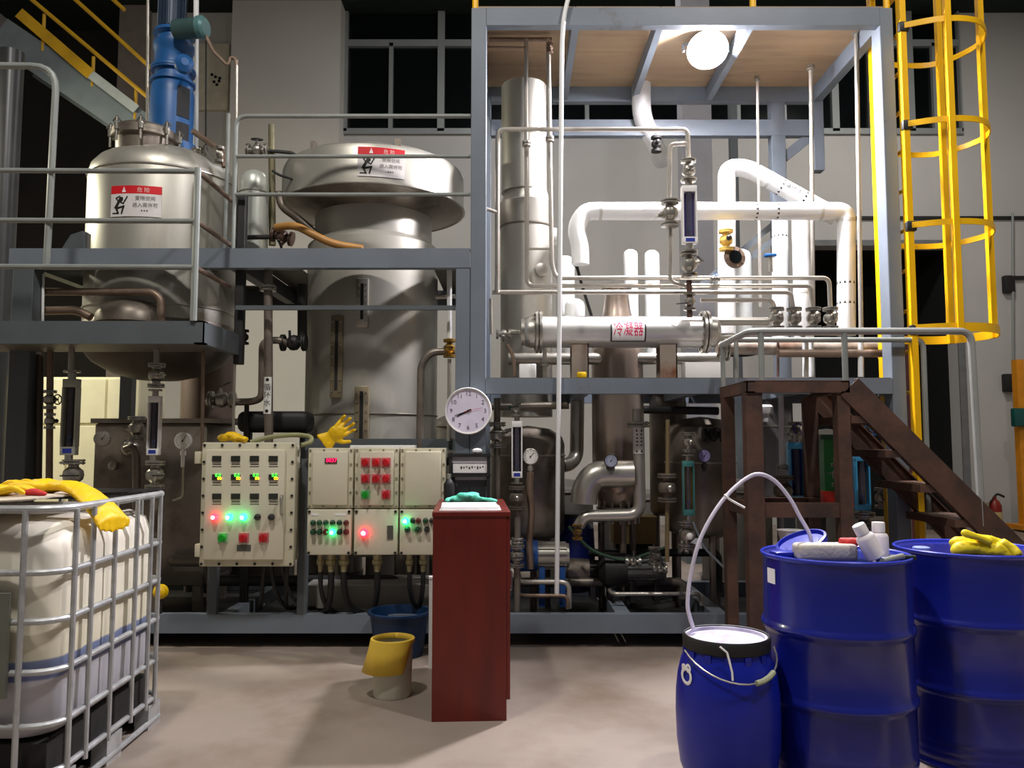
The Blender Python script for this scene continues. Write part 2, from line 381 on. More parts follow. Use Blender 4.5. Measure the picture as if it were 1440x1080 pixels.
# upper guard rail above the frame (yellow feet at the top edge of the picture)
gr = thing('guard_rail', 'yellow guard rail standing on top of the grey frame', 'railing', (1.2, Y0 + 0.05, zt1 + 0.02))
for px in (668, 1062, 1252):
    x = X(px, Y0, 20); MB().cyl((x, Y0 + 0.05, zt1), (x, Y0 + 0.05, zt1 + 1.0), 0.022).build('post', YELLOW, gr)
for z in (0.5, 1.0):
    MB().tube([(X(668, Y0, 20), Y0 + 0.05, zt1 + z), (X(1252, Y0, 20), Y0 + 0.05, zt1 + z)], 0.02).build('rail', YELLOW, gr)
# ------------------------------------------------------------------ left platform
lf = thing('platform_frame', 'grey steel platform frame holding the two stainless reactors', 'steel frame', (-1.9, 6.0, 0))
zl0, zl1 = 2.555, 2.69
post(-0.385, -0.288, Y0, Y0 + 0.11, 0, zl0, lf); post(-3.42, -3.28, Y0, Y0 + 0.13, 0, zl1, lf, STEEL2)
post(-1.925, -1.865, Y0 + 0.08, Y0 + 0.14, 1.9, 3.1, lf, DARKM)
post(-3.4, -3.3, 6.9, 7.0, 0, zl1, lf, STEEL2); post(-0.385, -0.29, 6.9, 7.0, 0, zl1, lf, STEEL2)
MB().channel((-3.45, Y0 - 0.004, (zl0 + zl1) / 2), (-0.288, Y0 - 0.004, (zl0 + zl1) / 2), 0.07, zl1 - zl0, 0.008, -1).build('beam', STEEL, lf)
MB().channel((-3.45, 6.9, (zl0 + zl1) / 2), (-0.288, 6.9, (zl0 + zl1) / 2), 0.07, zl1 - zl0, 0.008, -1).build('beam', STEEL2, lf)
MB().channel((-3.45, Y0 - 0.004, (zg0 + zg1) / 2), (-0.288, Y0 - 0.004, (zg0 + zg1) / 2), 0.07, zg1 - zg0, 0.008, -1).build('beam', STEEL, lf)
MB().channel((-3.45, 6.9, (zg0 + zg1) / 2), (-0.288, 6.9, (zg0 + zg1) / 2), 0.07, zg1 - zg0, 0.008, -1).build('beam', STEEL2, lf)
for x in (-3.35, -1.93, -0.34):
    MB().bx((x - 0.04, Y0 + 0.08, zl0 + 0.01), (x + 0.04, 6.9, zl1 - 0.01)).build('side_beam', STEEL2, lf)
    MB().bx((x - 0.04, Y0 + 0.08, zg0), (x + 0.04, 6.9, zg1 - 0.01)).build('side_beam', STEEL2, lf)
for a, b, y0, y1 in ((-3.3, -2.98, 5.48, 6.9), (-1.9, -1.62, 5.48, 6.9), (-0.6, -0.39, 5.48, 6.9), (-2.97, -1.9, 6.72, 6.9), (-2.97, -1.91, 5.48, 5.585), (-1.6, -0.6, 5.48, 5.86)):
    MB().bx((a, y0, zl1), (b, y1, zl1 + 0.006)).build('floor_plate', PLATE, lf)
MB().bx((-1.9, Y0 + 0.03, 2.27), (-0.39, Y0 + 0.06, 2.30)).build('tie_bar', STEEL2, lf)
for a, b, y0, y1 in ((-3.3, -1.98, 5.5, 6.9), (-1.88, -0.4, 5.5, 6.9)):
    MB().bx((a, y0, 0.105), (b, y1, 0.112)).build('dark_floor_sheet', DARKM, lf)  # dark sheets added for the shade on the floor under the frame
for a, b in ((XA, 0.69), (0.81, 1.34), (1.46, 2.04), (2.16, XB)):
    MB().bx((a, 5.5, 0.105), (b, YR, 0.112)).build('dark_floor_sheet', DARKM, fr)  # same dark sheets, floor shade under the right frame
# panel uprights under the left platform
for px in (299, 425):
    x = X(px, Y0, 800); MB().bx((x - 0.03, Y0 - 0.005, zg1), (x + 0.03, Y0 + 0.05, 1.25)).build('panel_upright', STEEL2, lf)
# stepped walkway in front of the left reactor
YW = 4.85
ww = thing('walkway', 'dark grey steel walkway jutting out below the left reactor', 'walkway', (-2.8, 5.1, 1.95))
zw0, zw1, xw = 1.962, 2.102, -1.885
MB().channel((-4.2, YW, (zw0 + zw1) / 2), (xw, YW, (zw0 + zw1) / 2), 0.06, zw1 - zw0, 0.008, -1).build('beam', STEEL2, ww)
MB().channel((xw, YW, (zw0 + zw1) / 2), (xw, Y0 + 0.08, (zw0 + zw1) / 2), 0.06, zw1 - zw0, 0.008, -1).build('beam', STEEL2, ww)
for k in range(4):
    MB().bx((-4.2 + k * 0.58, YW + 0.01, zw0 + 0.02), (-4.2 + k * 0.58 + 0.57, Y0 + 0.06, zw0 + 0.03)).build('floor_plate', PLATE, ww)
def rail_run(parent, pts, r, m=RAIL, fil=0.0, name='rail'):
    return MB().tube(pts, r, 10, fil).build(name, m, parent)
rl = thing('handrail', 'bare steel handrail around the left walkway', 'railing', (-2.8, YW, zw1))
xp = X(275, YW, 350)
zr = [Z(241, YW, 150), Z(311, YW, 150), Z(376, YW, 150)]
rail_run(rl, [(xp, YW, zw1), (xp, YW, zr[0] + 0.02)], 0.021, name='post')
xq = X(66, YW, 250)
for z in zr:
    rail_run(rl, [(-4.2, YW, z + 0.01), (xp, YW, z)], 0.017)
    rail_run(rl, [(xp, YW, z), (xp, Y0 + 0.05, z)], 0.016, PIPEBR)
rail_run(rl, [(xq + 0.01, YW + 0.02, zr[2]), (xq + 0.02, YW + 0.02, Z(91, YW, 60)), (-4.2, YW + 0.02, Z(88, YW, 10))], 0.021, fil=0.16, name='post')
# handrail beside the tall reactor
r2 = thing('handrail', 'three-bar steel handrail in front of the flat-topped reactor', 'railing', (-1.1, Y0, zl1))
xa_, xb_ = X(327, Y0, 250), -0.29
for i, py in enumerate((160, 217, 271)):
    z = Z(py, Y0)
    if i == 0: rail_run(r2, [(xa_, Y0 + 0.04, zl1), (xa_, Y0 + 0.04, z), (xb_, Y0 + 0.04, z)], 0.016, RAIL, 0.08, 'top_rail')
    else: rail_run(r2, [(xa_, Y0 + 0.04, z), (xb_, Y0 + 0.04, z)], 0.014)
rail_run(r2, [(X(319, Y0 + .3, 250), Y0 + 0.3, zl1), (X(319, Y0 + .3, 250), Y0 + 0.3, Z(160, Y0 + .3))], 0.014, RAIL, name='post')
# ------------------------------------------------------------------ rusty stair and landing at the right
YL = 4.75
XL0, XL1 = X(1050, YL, 543), X(1195, YL, 543)
zL0, zL1 = Z(552, YL), Z(536, YL)
ld = thing('access_stair', 'rust-brown steel stair with small landing leading up to the grey frame', 'stairs', (2.2, 5.0, 0))
hL = zL1 - zL0
MB().channel((XL0, YL, (zL0 + zL1) / 2), (XL1, YL, (zL0 + zL1) / 2), 0.05, hL, 0.007, -1).build('landing_beam', RUST, ld)
MB().channel((XL0, Y0 - 0.03, (zL0 + zL1) / 2), (XL0, YL, (zL0 + zL1) / 2), 0.05, hL, 0.007, -1).build('landing_beam', RUST, ld)
MB().channel((XL1, YL, (zL0 + zL1) / 2), (XL1, Y0 - 0.03, (zL0 + zL1) / 2), 0.05, hL, 0.007, -1).build('landing_beam', RUST, ld)
MB().bx((XL0, YL, zL1 - 0.002), (XL1, Y0 - 0.03, zL1 + 0.005)).build('landing_plate', RUST, ld)
xr0 = 1.37
for x, y, w_ in ((XL0 + 0.045, YL + 0.05, 0.10), (XL1 - 0.035, YL + 0.05, 0.075), (XL0 + 0.035, Y0 - 0.09, 0.07), (XL1 - 0.035, Y0 - 0.09, 0.08)):
    MB().bx((x - w_ / 2, y - 0.04, 0), (x + w_ / 2, y + 0.04, zL0)).build('leg', RUST, ld)
zc = Z(718, YL)
MB().channel((XL0 + 0.09, YL + 0.02, zc), (XL1, YL + 0.02, zc), 0.05, 0.085, 0.007, -1).build('tie_beam', RUST, ld)
MB().channel((XL0 + 0.02, Y0 - 0.1, zc), (XL0 + 0.02, YL + 0.05, zc), 0.05, 0.085, 0.007, -1).build('tie_beam', RUST, ld)
MB().channel((XL0 + 0.02, Y0 - 0.1, zc), (XL1, Y0 - 0.1, zc), 0.05, 0.085, 0.007, 1).build('tie_beam', RUST, ld)
# stringers: slope taken down to the floor
sx = (1410 - 1195) / 236.0; sz = (768 - 545) / 236.0
zs = (zL0 + zL1) / 2
xf = XL1 + sx * (zs - 0.03) / sz
for y, sd in ((YL, -1), (Y0 - 0.04, 1)):
    MB().channel((XL1, y, zs), (xf, y, 0.05), 0.05, 0.15, 0.008, sd).build('stringer', RUST, ld)
for k in range(1, 8):
    z = zL1 - k * 0.205; x = XL1 + sx * (zL1 - z) / sz
    if z < 0.1: break
    t = MB().bx((x - 0.19, YL + 0.012, z - 0.045), (x + 0.06, Y0 - 0.05, z))
    t.build('tread', RUST, ld)
# stair handrails
h1 = thing('handrail', 'grey pipe handrail along the rusty landing with a bent-down end', 'railing', (2.0, YL, zL1))
zh = Z(465, YL)
xe = X(1368, YL, 470)
rail_run(h1, [(XL0 + 0.02, Y0 - 0.03, zh - 0.01), (XL0 + 0.03, YL + 0.02, zh), (xe, YL + 0.02, zh), (X(1390, YL, 880), YL + 0.02, max(0.5, Z(740, YL)))], 0.021, mat('grey_rail_paint', '#9a9c98', 0.4, 0.1, 0.1, 4, 0.02, ('#5d5348', 0.62, 0.8, 4)), 0.07, 'top_rail')
for px, y in ((1072, YL + 0.02), (1190, YL + 0.02)):
    x = X(px, YL, 500); rail_run(h1, [(x, y, zL1), (x, y, zh)], 0.018, RAIL, name='post')
rail_run(h1, [(XL0 + 0.02, Y0 - 0.05, zL1), (XL0 + 0.02, Y0 - 0.05, zh)], 0.016, RAIL, name='post')
h2 = thing('handrail', 'thin inner handrail of the stair, level with a bent-down end', 'railing', (2.2, Y0, zm1))
zh2 = Z(478, Y0 - 0.05)
rail_run(h2, [(X(1033, Y0 - .05, 478), Y0 - 0.05, zh2), (X(1298, Y0 - .05, 478), Y0 - 0.05, zh2), (X(1306, Y0 - .05, 720), Y0 - 0.05, Z(745, Y0 - 0.05))], 0.018, RAIL, 0.06, 'top_rail')
rail_run(h2, [(X(1035, Y0 - .05, 478), Y0 - 0.05, zm1), (X(1035, Y0 - .05, 478), Y0 - 0.05, zh2)], 0.016, RAIL, name='post')
# ------------------------------------------------------------------ yellow caged ladder
ly = thing('caged_ladder', 'yellow steel ladder with safety cage beside the grey frame', 'ladder', (2.9, 5.55, 0))
xL = 2.71; ya, yb = 5.36, 5.80
for y in (ya, yb): MB().bx((xL - 0.02, y - 0.03, 0), (xL + 0.02, y + 0.03, 5.4)).build('stringer', YELLOW, ly)
for k in range(18): MB().cyl((xL, ya, 0.3 + k * 0.28), (xL, yb, 0.3 + k * 0.28), 0.013, n=8).build('rung', YELLOW, ly)
_cp = [V((xL, 5.33)), V((2.96, 5.235)), V((3.22, 5.29)), V((3.38, 5.56)), V((3.25, 5.87)), V((2.98, 5.91)), V((xL, 5.83))]
def cage_pt(a):     # a from 0 (near stringer) to 1 (far stringer), smooth through the cage corners
    f = min(a * 6, 5.9999); i = int(f); t = f - i
    p0, p1, p2, p3 = _cp[max(i - 1, 0)], _cp[i], _cp[i + 1], _cp[min(i + 2, 6)]
    q = .5 * ((2 * p1) + (-p0 + p2) * t + (2 * p0 - 5 * p1 + 4 * p2 - p3) * t * t + (-p0 + 3 * p1 - 3 * p2 + p3) * t ** 3)
    return (q.x, q.y)
for i, py in enumerate((33, 172, 315, 462)):
    z = Z(py, 5.3, 1270); hh = 0.06 if i == 3 else 0.04
    t = MB(); vs = []; fs = []
    n = 24
    for k in range(n + 1):
        x, y = cage_pt(k / n)
        nx, ny = x - xL - 0.2, y - 5.58; l = math.hypot(nx, ny) or 1; nx /= l; ny /= l
        for d_, zz in ((0, -hh / 2), (0.008, -hh / 2), (0.008, hh / 2), (0, hh / 2)): vs.append((x + nx * d_, y + ny * d_, z + zz))
    for k in range(n):
        for q in range(4): fs.append((k * 4 + q, k * 4 + (q + 1) % 4, k * 4 + 4 + (q + 1) % 4, k * 4 + 4 + q))
    MB().add(vs, fs).build('hoop', YELLOW, ly)
    MB().rbx((xL - 0.03, ya - 0.04, z - 0.04), (xL + 0.04, ya + 0.0, z + 0.03), 0.01).build('clamp', DARKM, ly)
for a in (1 / 6, 3 / 6, 4 / 6):
    x, y = cage_pt(a)
    MB().bx((x - 0.02, y - 0.02, Z(462, 5.3, 1270) - 0.03), (x + 0.02, y + 0.02, 5.4)).build('cage_bar', YELLOW, ly)
# ------------------------------------------------------------------ far stair on the left
YS = 8.6
bs = thing('far_staircase', 'grey far staircase with yellow handrails descending behind the blue motor', 'stairs', at(110, 120, YS))
GREY = mat('far_grey_stringer', '#6d777a', 0.6, 0.1, 0.1)
for y in (YS, YS + 0.8):
    a, b = at(0, 45, YS), at(235, 205, YS); a.y = b.y = y
    MB().beam(a, b, 0.06, 0.34).build('stringer', GREY, bs)
DULLY = mat('dull_yellow_rail', '#c79a14', 0.5, 0, 0.15, 4)
for (a, b) in (((-20, -55), (208, 137)), ((60, -42), (215, 98)), ((140, -18), (175, 14))):
    p, q = at(*a, YS - 0.05), at(*b, YS - 0.05)
    MB().tube([p, q], 0.022).build('handrail', DULLY, bs)
for px, p0, p1 in ((60, 20, 72), (130, 80, 122), (190, 122, 168)):
    p, q = at(px, p1, YS - 0.02), at(px, p0, YS - 0.02); q.x = p.x; MB().tube([p, q], 0.018).build('baluster', DULLY, bs)
p, q = at(27, 18, YS - 0.06), at(128, 105, YS - 0.06); MB().beam(p, q, 0.02, 0.12).build('kick_plate', DULLY, bs)
p, q = at(128, 105, YS - 0.06), at(192, 154, YS - 0.06); MB().beam(p, q, 0.02, 0.10).build('kick_plate', mat('pale_kick_plate', '#a9b0ac', 0.6), bs)
for k in range(6):
    p = at(20 + k * 38, 62 + k * 26, YS); MB().bx((p.x - 0.14, YS + 0.03, p.z), (p.x + 0.14, YS + 0.77, p.z + 0.03)).build('tread', GREY, bs)
# ------------------------------------------------------------------ fittings used all over the plant
def flange_mb(mb, o, ax, r, t, n=20, bolts=8):
    q = V((0, 0, 1)).rotation_difference(V(ax).normalized()).to_matrix(); o = V(o)
    mb.lathe([(0, -t / 2), (r * 0.96, -t / 2), (r, -t * 0.4), (r, t * 0.4), (r * 0.96, t / 2), (0, t / 2)], o, ax, n)
    for k in range(bolts):
        a = 2 * math.pi * (k + 0.5) / bolts
        p = o + q @ V((r * 0.8 * math.cos(a), r * 0.8 * math.sin(a), 0))
        d = q @ V((0, 0, 1))
        mb.cyl(p - d * t * 0.9, p + d * t * 0.9, r * 0.09, n=6)
    return mb
def valve(label, p, size, ax=(0, 0, 1), handle='lever', m=CHROME, hm=DARKM, side=(0, -1, 0), hlen=1.0, group=None):
    """flanged valve: size is half its length along ax"""
    t = thing('valve', label, 'valve', tuple(p), group=group)
    q = V((0, 0, 1)).rotation_difference(V(ax).normalized()).to_matrix(); d = q @ V((0, 0, 1)); p = V(p); s = size
    MB().lathe([(0.30 * s, -0.95 * s), (0.34 * s, -0.55 * s), (0.62 * s, -0.3 * s), (0.68 * s, 0), (0.62 * s, 0.3 * s), (0.34 * s, 0.55 * s), (0.30 * s, 0.95 * s)], p, d, 16).build('body', m, t)
    for k in (-1, 1):
        b = MB(); flange_mb(b, p + d * (k * 0.82 * s), d, 0.72 * s, 0.14 * s, 16, 6); flange_mb(b, p + d * (k * 1.0 * s), d, 0.72 * s, 0.14 * s, 16, 0)
        b.build('flange', m, t)
    sd = V(side).normalized()
    st = MB().cyl(p + sd * 0.5 * s, p + sd * 1.15 * s, 0.14 * s, n=10).cyl(p + sd * 0.5 * s, p + sd * 0.8 * s, 0.26 * s, n=10)
    st.build('stem', m, t)
    e = p + sd * 1.12 * s
    if handle == 'lever':
        o = sd.cross(d); o = o if o.length > 0.1 else V((1, 0, 0)); o.normalize()
        MB().beam(e - o * 0.2 * s, e + o * 1.6 * s * hlen, 0.2 * s, 0.09 * s).build('lever', hm, t)
    elif handle == 'wheel':
        w_ = MB().torus(e, 0.55 * s, 0.075 * s, sd, 18, 6)
        u = sd.cross(d).normalized() if sd.cross(d).length > .1 else V((1, 0, 0)); v_ = sd.cross(u)
        for a in (0, 2.1, 4.2):
            r_ = u * math.cos(a) + v_ * math.sin(a); w_.cyl(e, e + r_ * 0.55 * s, 0.05 * s, n=6)
        w_.build('handwheel', hm, t)
    elif handle == 'cap':
        MB().sph(e, 0.3 * s, 10).build('cap', hm, t)
    return t
def gauge(label, p, r, face=DIAL, stem=0.1, rim=INOX, tilt=0.0, needle=0.6):
    p = V(p); t = thing('pressure_gauge', label, 'gauge', tuple(p))
    ax = V((math.sin(tilt), -math.cos(tilt), 0))
    MB().lathe([(0, -0.3 * r), (r * 0.97, -0.3 * r), (r * 1.0, -0.2 * r), (r, 0.25 * r), (r * 0.93, 0.3 * r), (r * 0.9, 0.2 * r), (0, 0.2 * r)], p, ax, 28).build('case', rim, t)
    f = MB().lathe([(0, 0.21 * r), (r * 0.88, 0.21 * r), (r * 0.88, 0.23 * r), (0, 0.23 * r)], p, ax, 28).build('dial', face, t)
    q = V((0, 0, 1)).rotation_difference(ax).to_matrix(); ux = V((math.cos(tilt), math.sin(tilt), 0)); uz = V((0, 0, 1))
    tk = MB()
    for k in range(11):
        a = math.radians(-135 + 27 * k); d_ = ux * math.sin(a) + uz * math.cos(a)
        tk.beam(p + ax * 0.24 * r + d_ * 0.62 * r, p + ax * 0.24 * r + d_ * 0.78 * r, 0.04 * r, 0.04 * r)
    tk.build('scale', INK, f)
    d_ = ux * math.sin(needle) + uz * math.cos(needle)
    MB().beam(p + ax * 0.26 * r - d_ * 0.2 * r, p + ax * 0.26 * r + d_ * 0.62 * r, 0.06 * r, 0.04 * r).sph(p + ax * 0.25 * r, 0.1 * r, 8).build('needle', INK, t)
    if stem: MB().cyl(p - V((0, 0, r * 0.9)), p - V((0, 0, r + stem)), 0.012, n=10).lathe([(0.02, 0), (0.02, 0.03)], p - V((0, 0, r + 0.04)), n=6).build('stem', rim, t)
    return t
def rotameter(label, px, y0, y1, Y, wpx, frame=WHITE, tubem=TUBEG, plate=True, fit=CHROME):
    a, b = at(px, y1, Y), at(px, y0, Y); x = (a.x + b.x) / 2; w_ = wpx * mpp(px, y0, Y) / 2; z0, z1 = a.z, b.z
    t = thing('flow_meter', label, 'flow meter', (x, Y, z0))
    h = z1 - z0; pl = h * 0.11
    MB().rbx((x - w_, Y - w_ * 0.5, z0), (x + w_, Y + w_ * 0.6, z0 + pl), 0.004).build('end_block', frame, t)
    MB().rbx((x - w_, Y - w_ * 0.5, z1 - pl), (x + w_, Y + w_ * 0.6, z1), 0.004).build('end_block', frame, t)
    for s in (-1, 1):
        MB().bx((x + s * w_ * 0.78, Y - w_ * 0.5, z0 + pl), (x + s * w_, Y + w_ * 0.6, z1 - pl)).build('side_bar', frame, t)
    MB().bx((x - w_ * 0.78, Y + w_ * 0.45, z0 + pl), (x + w_ * 0.78, Y + w_ * 0.58, z1 - pl)).build('back_plate', tubem, t)
    g = MB().cyl((x, Y, z0 + pl), (x, Y, z1 - pl), w_ * 0.42, n=14).build('glass_tube', mat('sight_glass_' + tubem.name, '#5d5a66', 0.08, 0.0, 0.1, alpha=0.45), t)
    MB().lathe([(0, 0), (w_ * 0.25, w_ * 0.4), (w_ * 0.25, w_ * 0.7), (0, w_ * 0.7)], (x, Y, z0 + pl + h * 0.08), n=10).build('float', BLUEM, g)
    if plate: MB().bx((x - w_ * 0.6, Y - w_ * 0.55, z0 + pl * 0.25), (x + w_ * 0.6, Y - w_ * 0.5, z0 + pl * 0.8)).build('badge', mat('blue_badge', '#2a3a9a', 0.4), t)
    for z, k in ((z0, -1), (z1, 1)):
        f_ = MB(); f_.cyl((x, Y, z), (x, Y, z + k * w_ * 0.9), w_ * 0.5, n=12)
        flange_mb(f_, (x, Y, z + k * w_ * 1.0), (0, 0, 1), w_ * 1.1, w_ * 0.22, 16, 6); f_.build('flange', fit, t)
    return t
def pipe(label, pts, r, m=PIPEST, fil=0.05, n=10, name='pipe', cat='pipe', flanges=(), fm=CHROME, px=True, world=None):
    """pipe run; pts are (px, py, Y) or world points"""
    P = [at(*p) for p in pts] if px else [V(p) for p in pts]
    lo = min(P, key=lambda p: p.z)
    if not flanges:
        o = MB().tube(P, r, n, fil, 6).build(name, m); return tag(o, label, cat)
    t = thing(name, label, cat, tuple(lo))
    MB().tube(P, r, n, fil, 6).build('tube', m, t)
    for i, fr_ in flanges:                    # (segment index, fraction along it)
        a, b = P[i], P[i + 1]; d = (b - a).normalized(); c = a.lerp(b, fr_)
        f = MB(); flange_mb(f, c - d * 0.01, d, r * 1.9, 0.016, 18, 8); flange_mb(f, c + d * 0.012, d, r * 1.9, 0.016, 18, 0); f.build('flange', fm, t)
    return t
def arc_plate(cx, cy, r, a0, a1, z0, z1, th=0.003, n=10):
    """thin curved plate on an upright cylinder; angle 0 faces the camera, positive to the right"""
    vs, fs = [], []
    for k in range(n + 1):
        a = a0 + (a1 - a0) * k / n
        for rr in (r, r + th):
            for z in (z0, z1): vs.append((cx + rr * math.sin(a), cy - rr * math.cos(a), z))
    for k in range(n):
        b = k * 4; c = b + 4
        fs += [(b, c, c + 1, b + 1), (b + 2, b + 3, c + 3, c + 2), (b, b + 2, c + 2, c), (b + 1, c + 1, c + 3, b + 3)]
    fs += [(0, 1, 3, 2), (n * 4, n * 4 + 2, n * 4 + 3, n * 4 + 1)]
    return MB().add(vs, fs)
def wrap(mb, cx, cy, r, a0):
    """lay flat lettering (x across, z up) round an upright cylinder"""
    mb.v = [(cx + (r - v[1]) * math.sin(a0 + v[0] / r), cy - (r - v[1]) * math.cos(a0 + v[0] / r), v[2]) for v in mb.v]
    return mb
def crouching_figure(s):
    """pictogram of a person crouching with a raised lamp, about s tall"""
    limbs = [((-.38, -.46), (-.05, -.46), .05), ((-.08, -.46), (-.2, -.2), .075), ((-.2, -.2), (.22, -.1), .085), ((.22, -.1), (.12, -.46), .07),
             ((-.22, -.14), (-.05, .18), .12), ((-.05, .18), (.2, .06), .055), ((.2, .06), (.4, .42), .055), ((-.1, .2), (-.22, .36), .05), ((-.22, .36), (-.02, .46), .05)]
    mb = MB()
    for (ax_, az), (bx_, bz), w_ in limbs:
        d = V((bx_ - ax_, 0, bz - az)); L = d.length; d /= L; nrm = V((-d.z, 0, d.x)) * w_
        e = d * w_ * 0.6; a, b = V((ax_, 0, az)) - e, V((bx_, 0, bz)) + e
        mb.add([tuple(p * s) for p in (a + nrm * .7, a - nrm * .7, b - nrm * .6, b + nrm * .6)], [(0, 1, 2, 3)])
    mb.add([(s * (.06 + .13 * math.cos(k * math.pi / 6)), 0, s * (.3 + .13 * math.sin(k * math.pi / 6))) for k in range(12)], [tuple(range(12))])
    return mb
def danger_sign(label, cx, cy, r, ac, zc, w, h):
    """confined-space sign stuck round a vessel"""
    t = thing('danger_sign', label, 'sign', (cx + r * math.sin(ac), cy - r * math.cos(ac), zc - h / 2))
    da = w / r / 2
    arc_plate(cx, cy, r + 0.002, ac - da, ac + da, zc - h / 2, zc + h / 2).build('panel', mat('sign_white', '#dcd8d6', 0.45), t)
    hd = arc_plate(cx, cy, r + 0.005, ac - da, ac + da, zc + h * 0.24, zc + h / 2, 0.001).build('header', SIGNRED, t)
    rr = r + 0.0075
    tr = MB().add([(-.05 * h * 1.3, 0, -.08 * h), (.05 * h * 1.3, 0, -.08 * h), (0, 0, .1 * h)], [(0, 1, 2)])
    tr.v = [(v[0] - w * 0.22, 0, v[2] + zc + h * 0.365) for v in tr.v]; wrap(tr, cx, cy, rr, ac).build('warning_triangle', PAPER, t)
    ex = MB().bx((-.006 * h, -0.0005, -.03 * h), (.006 * h, 0, .05 * h)); ex.v = [(v[0] - w * 0.22, v[1], v[2] + zc + h * 0.36) for v in ex.v]; wrap(ex, cx, cy, rr, ac).build('exclamation_mark', SIGNRED, t)
    b = MB(); text_on(b, '危 险', h * 0.17, (w * 0.16, 0, zc + h * 0.35)); wrap(b, cx, cy, rr, ac).build('heading_lettering', mat('sign_pale_letter', '#f0c8c4', 0.5), t)
    b = MB(); text_on(b, '受限空间', h * 0.155, (w * 0.2, 0, zc + h * 0.08)); text_on(b, '进入需许可', h * 0.155, (w * 0.2, 0, zc - h * 0.14)); wrap(b, cx, cy, rr, ac).build('lettering', INKG, t)
    b = MB()
    for k in range(3): b.bx((w * (0.13 + 0.05 * k), -0.0005, zc - h * 0.33), (w * (0.155 + 0.05 * k), 0, zc - h * 0.29))
    wrap(b, cx, cy, rr, ac).build('small_print', INKG, t)
    b = crouching_figure(h * 0.6); b.v = [(v[0] - w * 0.3, 0, v[2] + zc - h * 0.12) for v in b.v]; wrap(b, cx, cy, rr, ac).build('crouching_figure', INK, t)
    return t
# ------------------------------------------------------------------ left reactor with blue drive
RX, RY = X(228, 6.15, 380), 6.15
RR = 97 * mpp(228, 330, 6.15)
zsh, ztp, zbt = Z(258, 6.15), Z(226, 6.15), Z(497, 6.15)
r1 = thing('stirred_reactor', 'stainless stirred reactor standing under the blue drive motor', 'reactor', (RX, RY, zbt - 0.2))
MB().lathe([(0.0, zbt - 0.20), (RR * 0.3, zbt - 0.19), (RR * 0.6, zbt - 0.15), (RR * 0.85, zbt - 0.07), (RR * 1.0, zbt + 0.05), (RR, 2.35), (RR * 1.0, 2.36), (RR, zsh), (RR * .97, zsh + .06), (RR * 0.88, zsh + 0.12), (RR * 0.7, ztp), (RR * 0.45, ztp + 0.03), (0, ztp + 0.035)], (RX, RY, 0), n=48).build('shell', INOXM, r1)
for z in (2.36, zsh - 0.02): MB().torus((RX, RY, z), RR + 0.002, 0.008, n=48, k=6).build('weld_seam', INOX, r1)
MB().lathe([(RR * 1.0, zbt - 0.0), (RR * 1.04, zbt + 0.03), (RR * 1.04, 2.2), (RR * 1.0, 2.26)], (RX, RY, 0), n=48).build('jacket', INOXD, r1)
for a in (-1.05, 1.2, 3.1):
    px_, py_ = RX + (RR + .07) * math.sin(a), RY - (RR + .07) * math.cos(a)
    MB().prism([(-0.14, 0), (0.16, 0), (0.13, 0.22), (0.02, 0.2)], -0.05, 0.05, Matrix.Translation((px_, py_, zl1)) @ Matrix.Rotation(a * 0.3, 4, 'Z')).build('support_bracket', STEEL2, r1)
MB().lathe([(0.0, zbt - 0.215), (RR * 0.3, zbt - 0.205), (RR * 0.6, zbt - 0.165), (RR * 0.87, zbt - 0.08), (RR * 1.03, zbt + 0.03), (RR * 1.05, zbt + .06)], (RX, RY, 0), n=48, cap=False).build('bottom_dish_shade', mat('shade_dark_steel', '#4d463e', 0.5, 0.4, 0.2, 3), r1)  # overlay skin, shade under the platform painted into its dark colour
# manhole with swing clamps
mx, my, mz = X(199, 5.85, 220), 5.9, ztp - 0.02
mh = MB().lathe([(0.20, -0.06), (0.205, 0.07), (0.235, 0.08), (0.235, 0.105), (0.23, 0.11), (0.23, 0.14), (0.2, 0.165), (0, 0.18)], (mx, my, mz), n=32).build('manhole', INOXD, r1)
for k in range(8):
    a = k * math.pi / 4 + 0.3; c = V((mx + 0.24 * math.sin(a), my - 0.24 * math.cos(a), mz + 0.09))
    MB().cyl(c - V((0, 0, 0.08)), c + V((0.0, 0, 0.09)), 0.010, n=8).lathe([(0.018, 0.0), (0.02, 0.05)], c, n=8).tube([c + V((-0.03, 0, 0.06)), c + V((0, 0, 0.1)), c + V((0.03, 0, 0.06))], 0.007, 6).build('swing_clamp', CHROME, mh)
# nozzle dome and bent pipes on the lower front
c = at(185, 452, 5.66)
MB().lathe([(0.24, 0), (0.235, 0.06), (0.2, 0.12), (0.11, 0.165), (0, 0.18)], (c.x, c.y, c.z - 0.02), n=32).build('nozzle_dome', INOXD, r1)
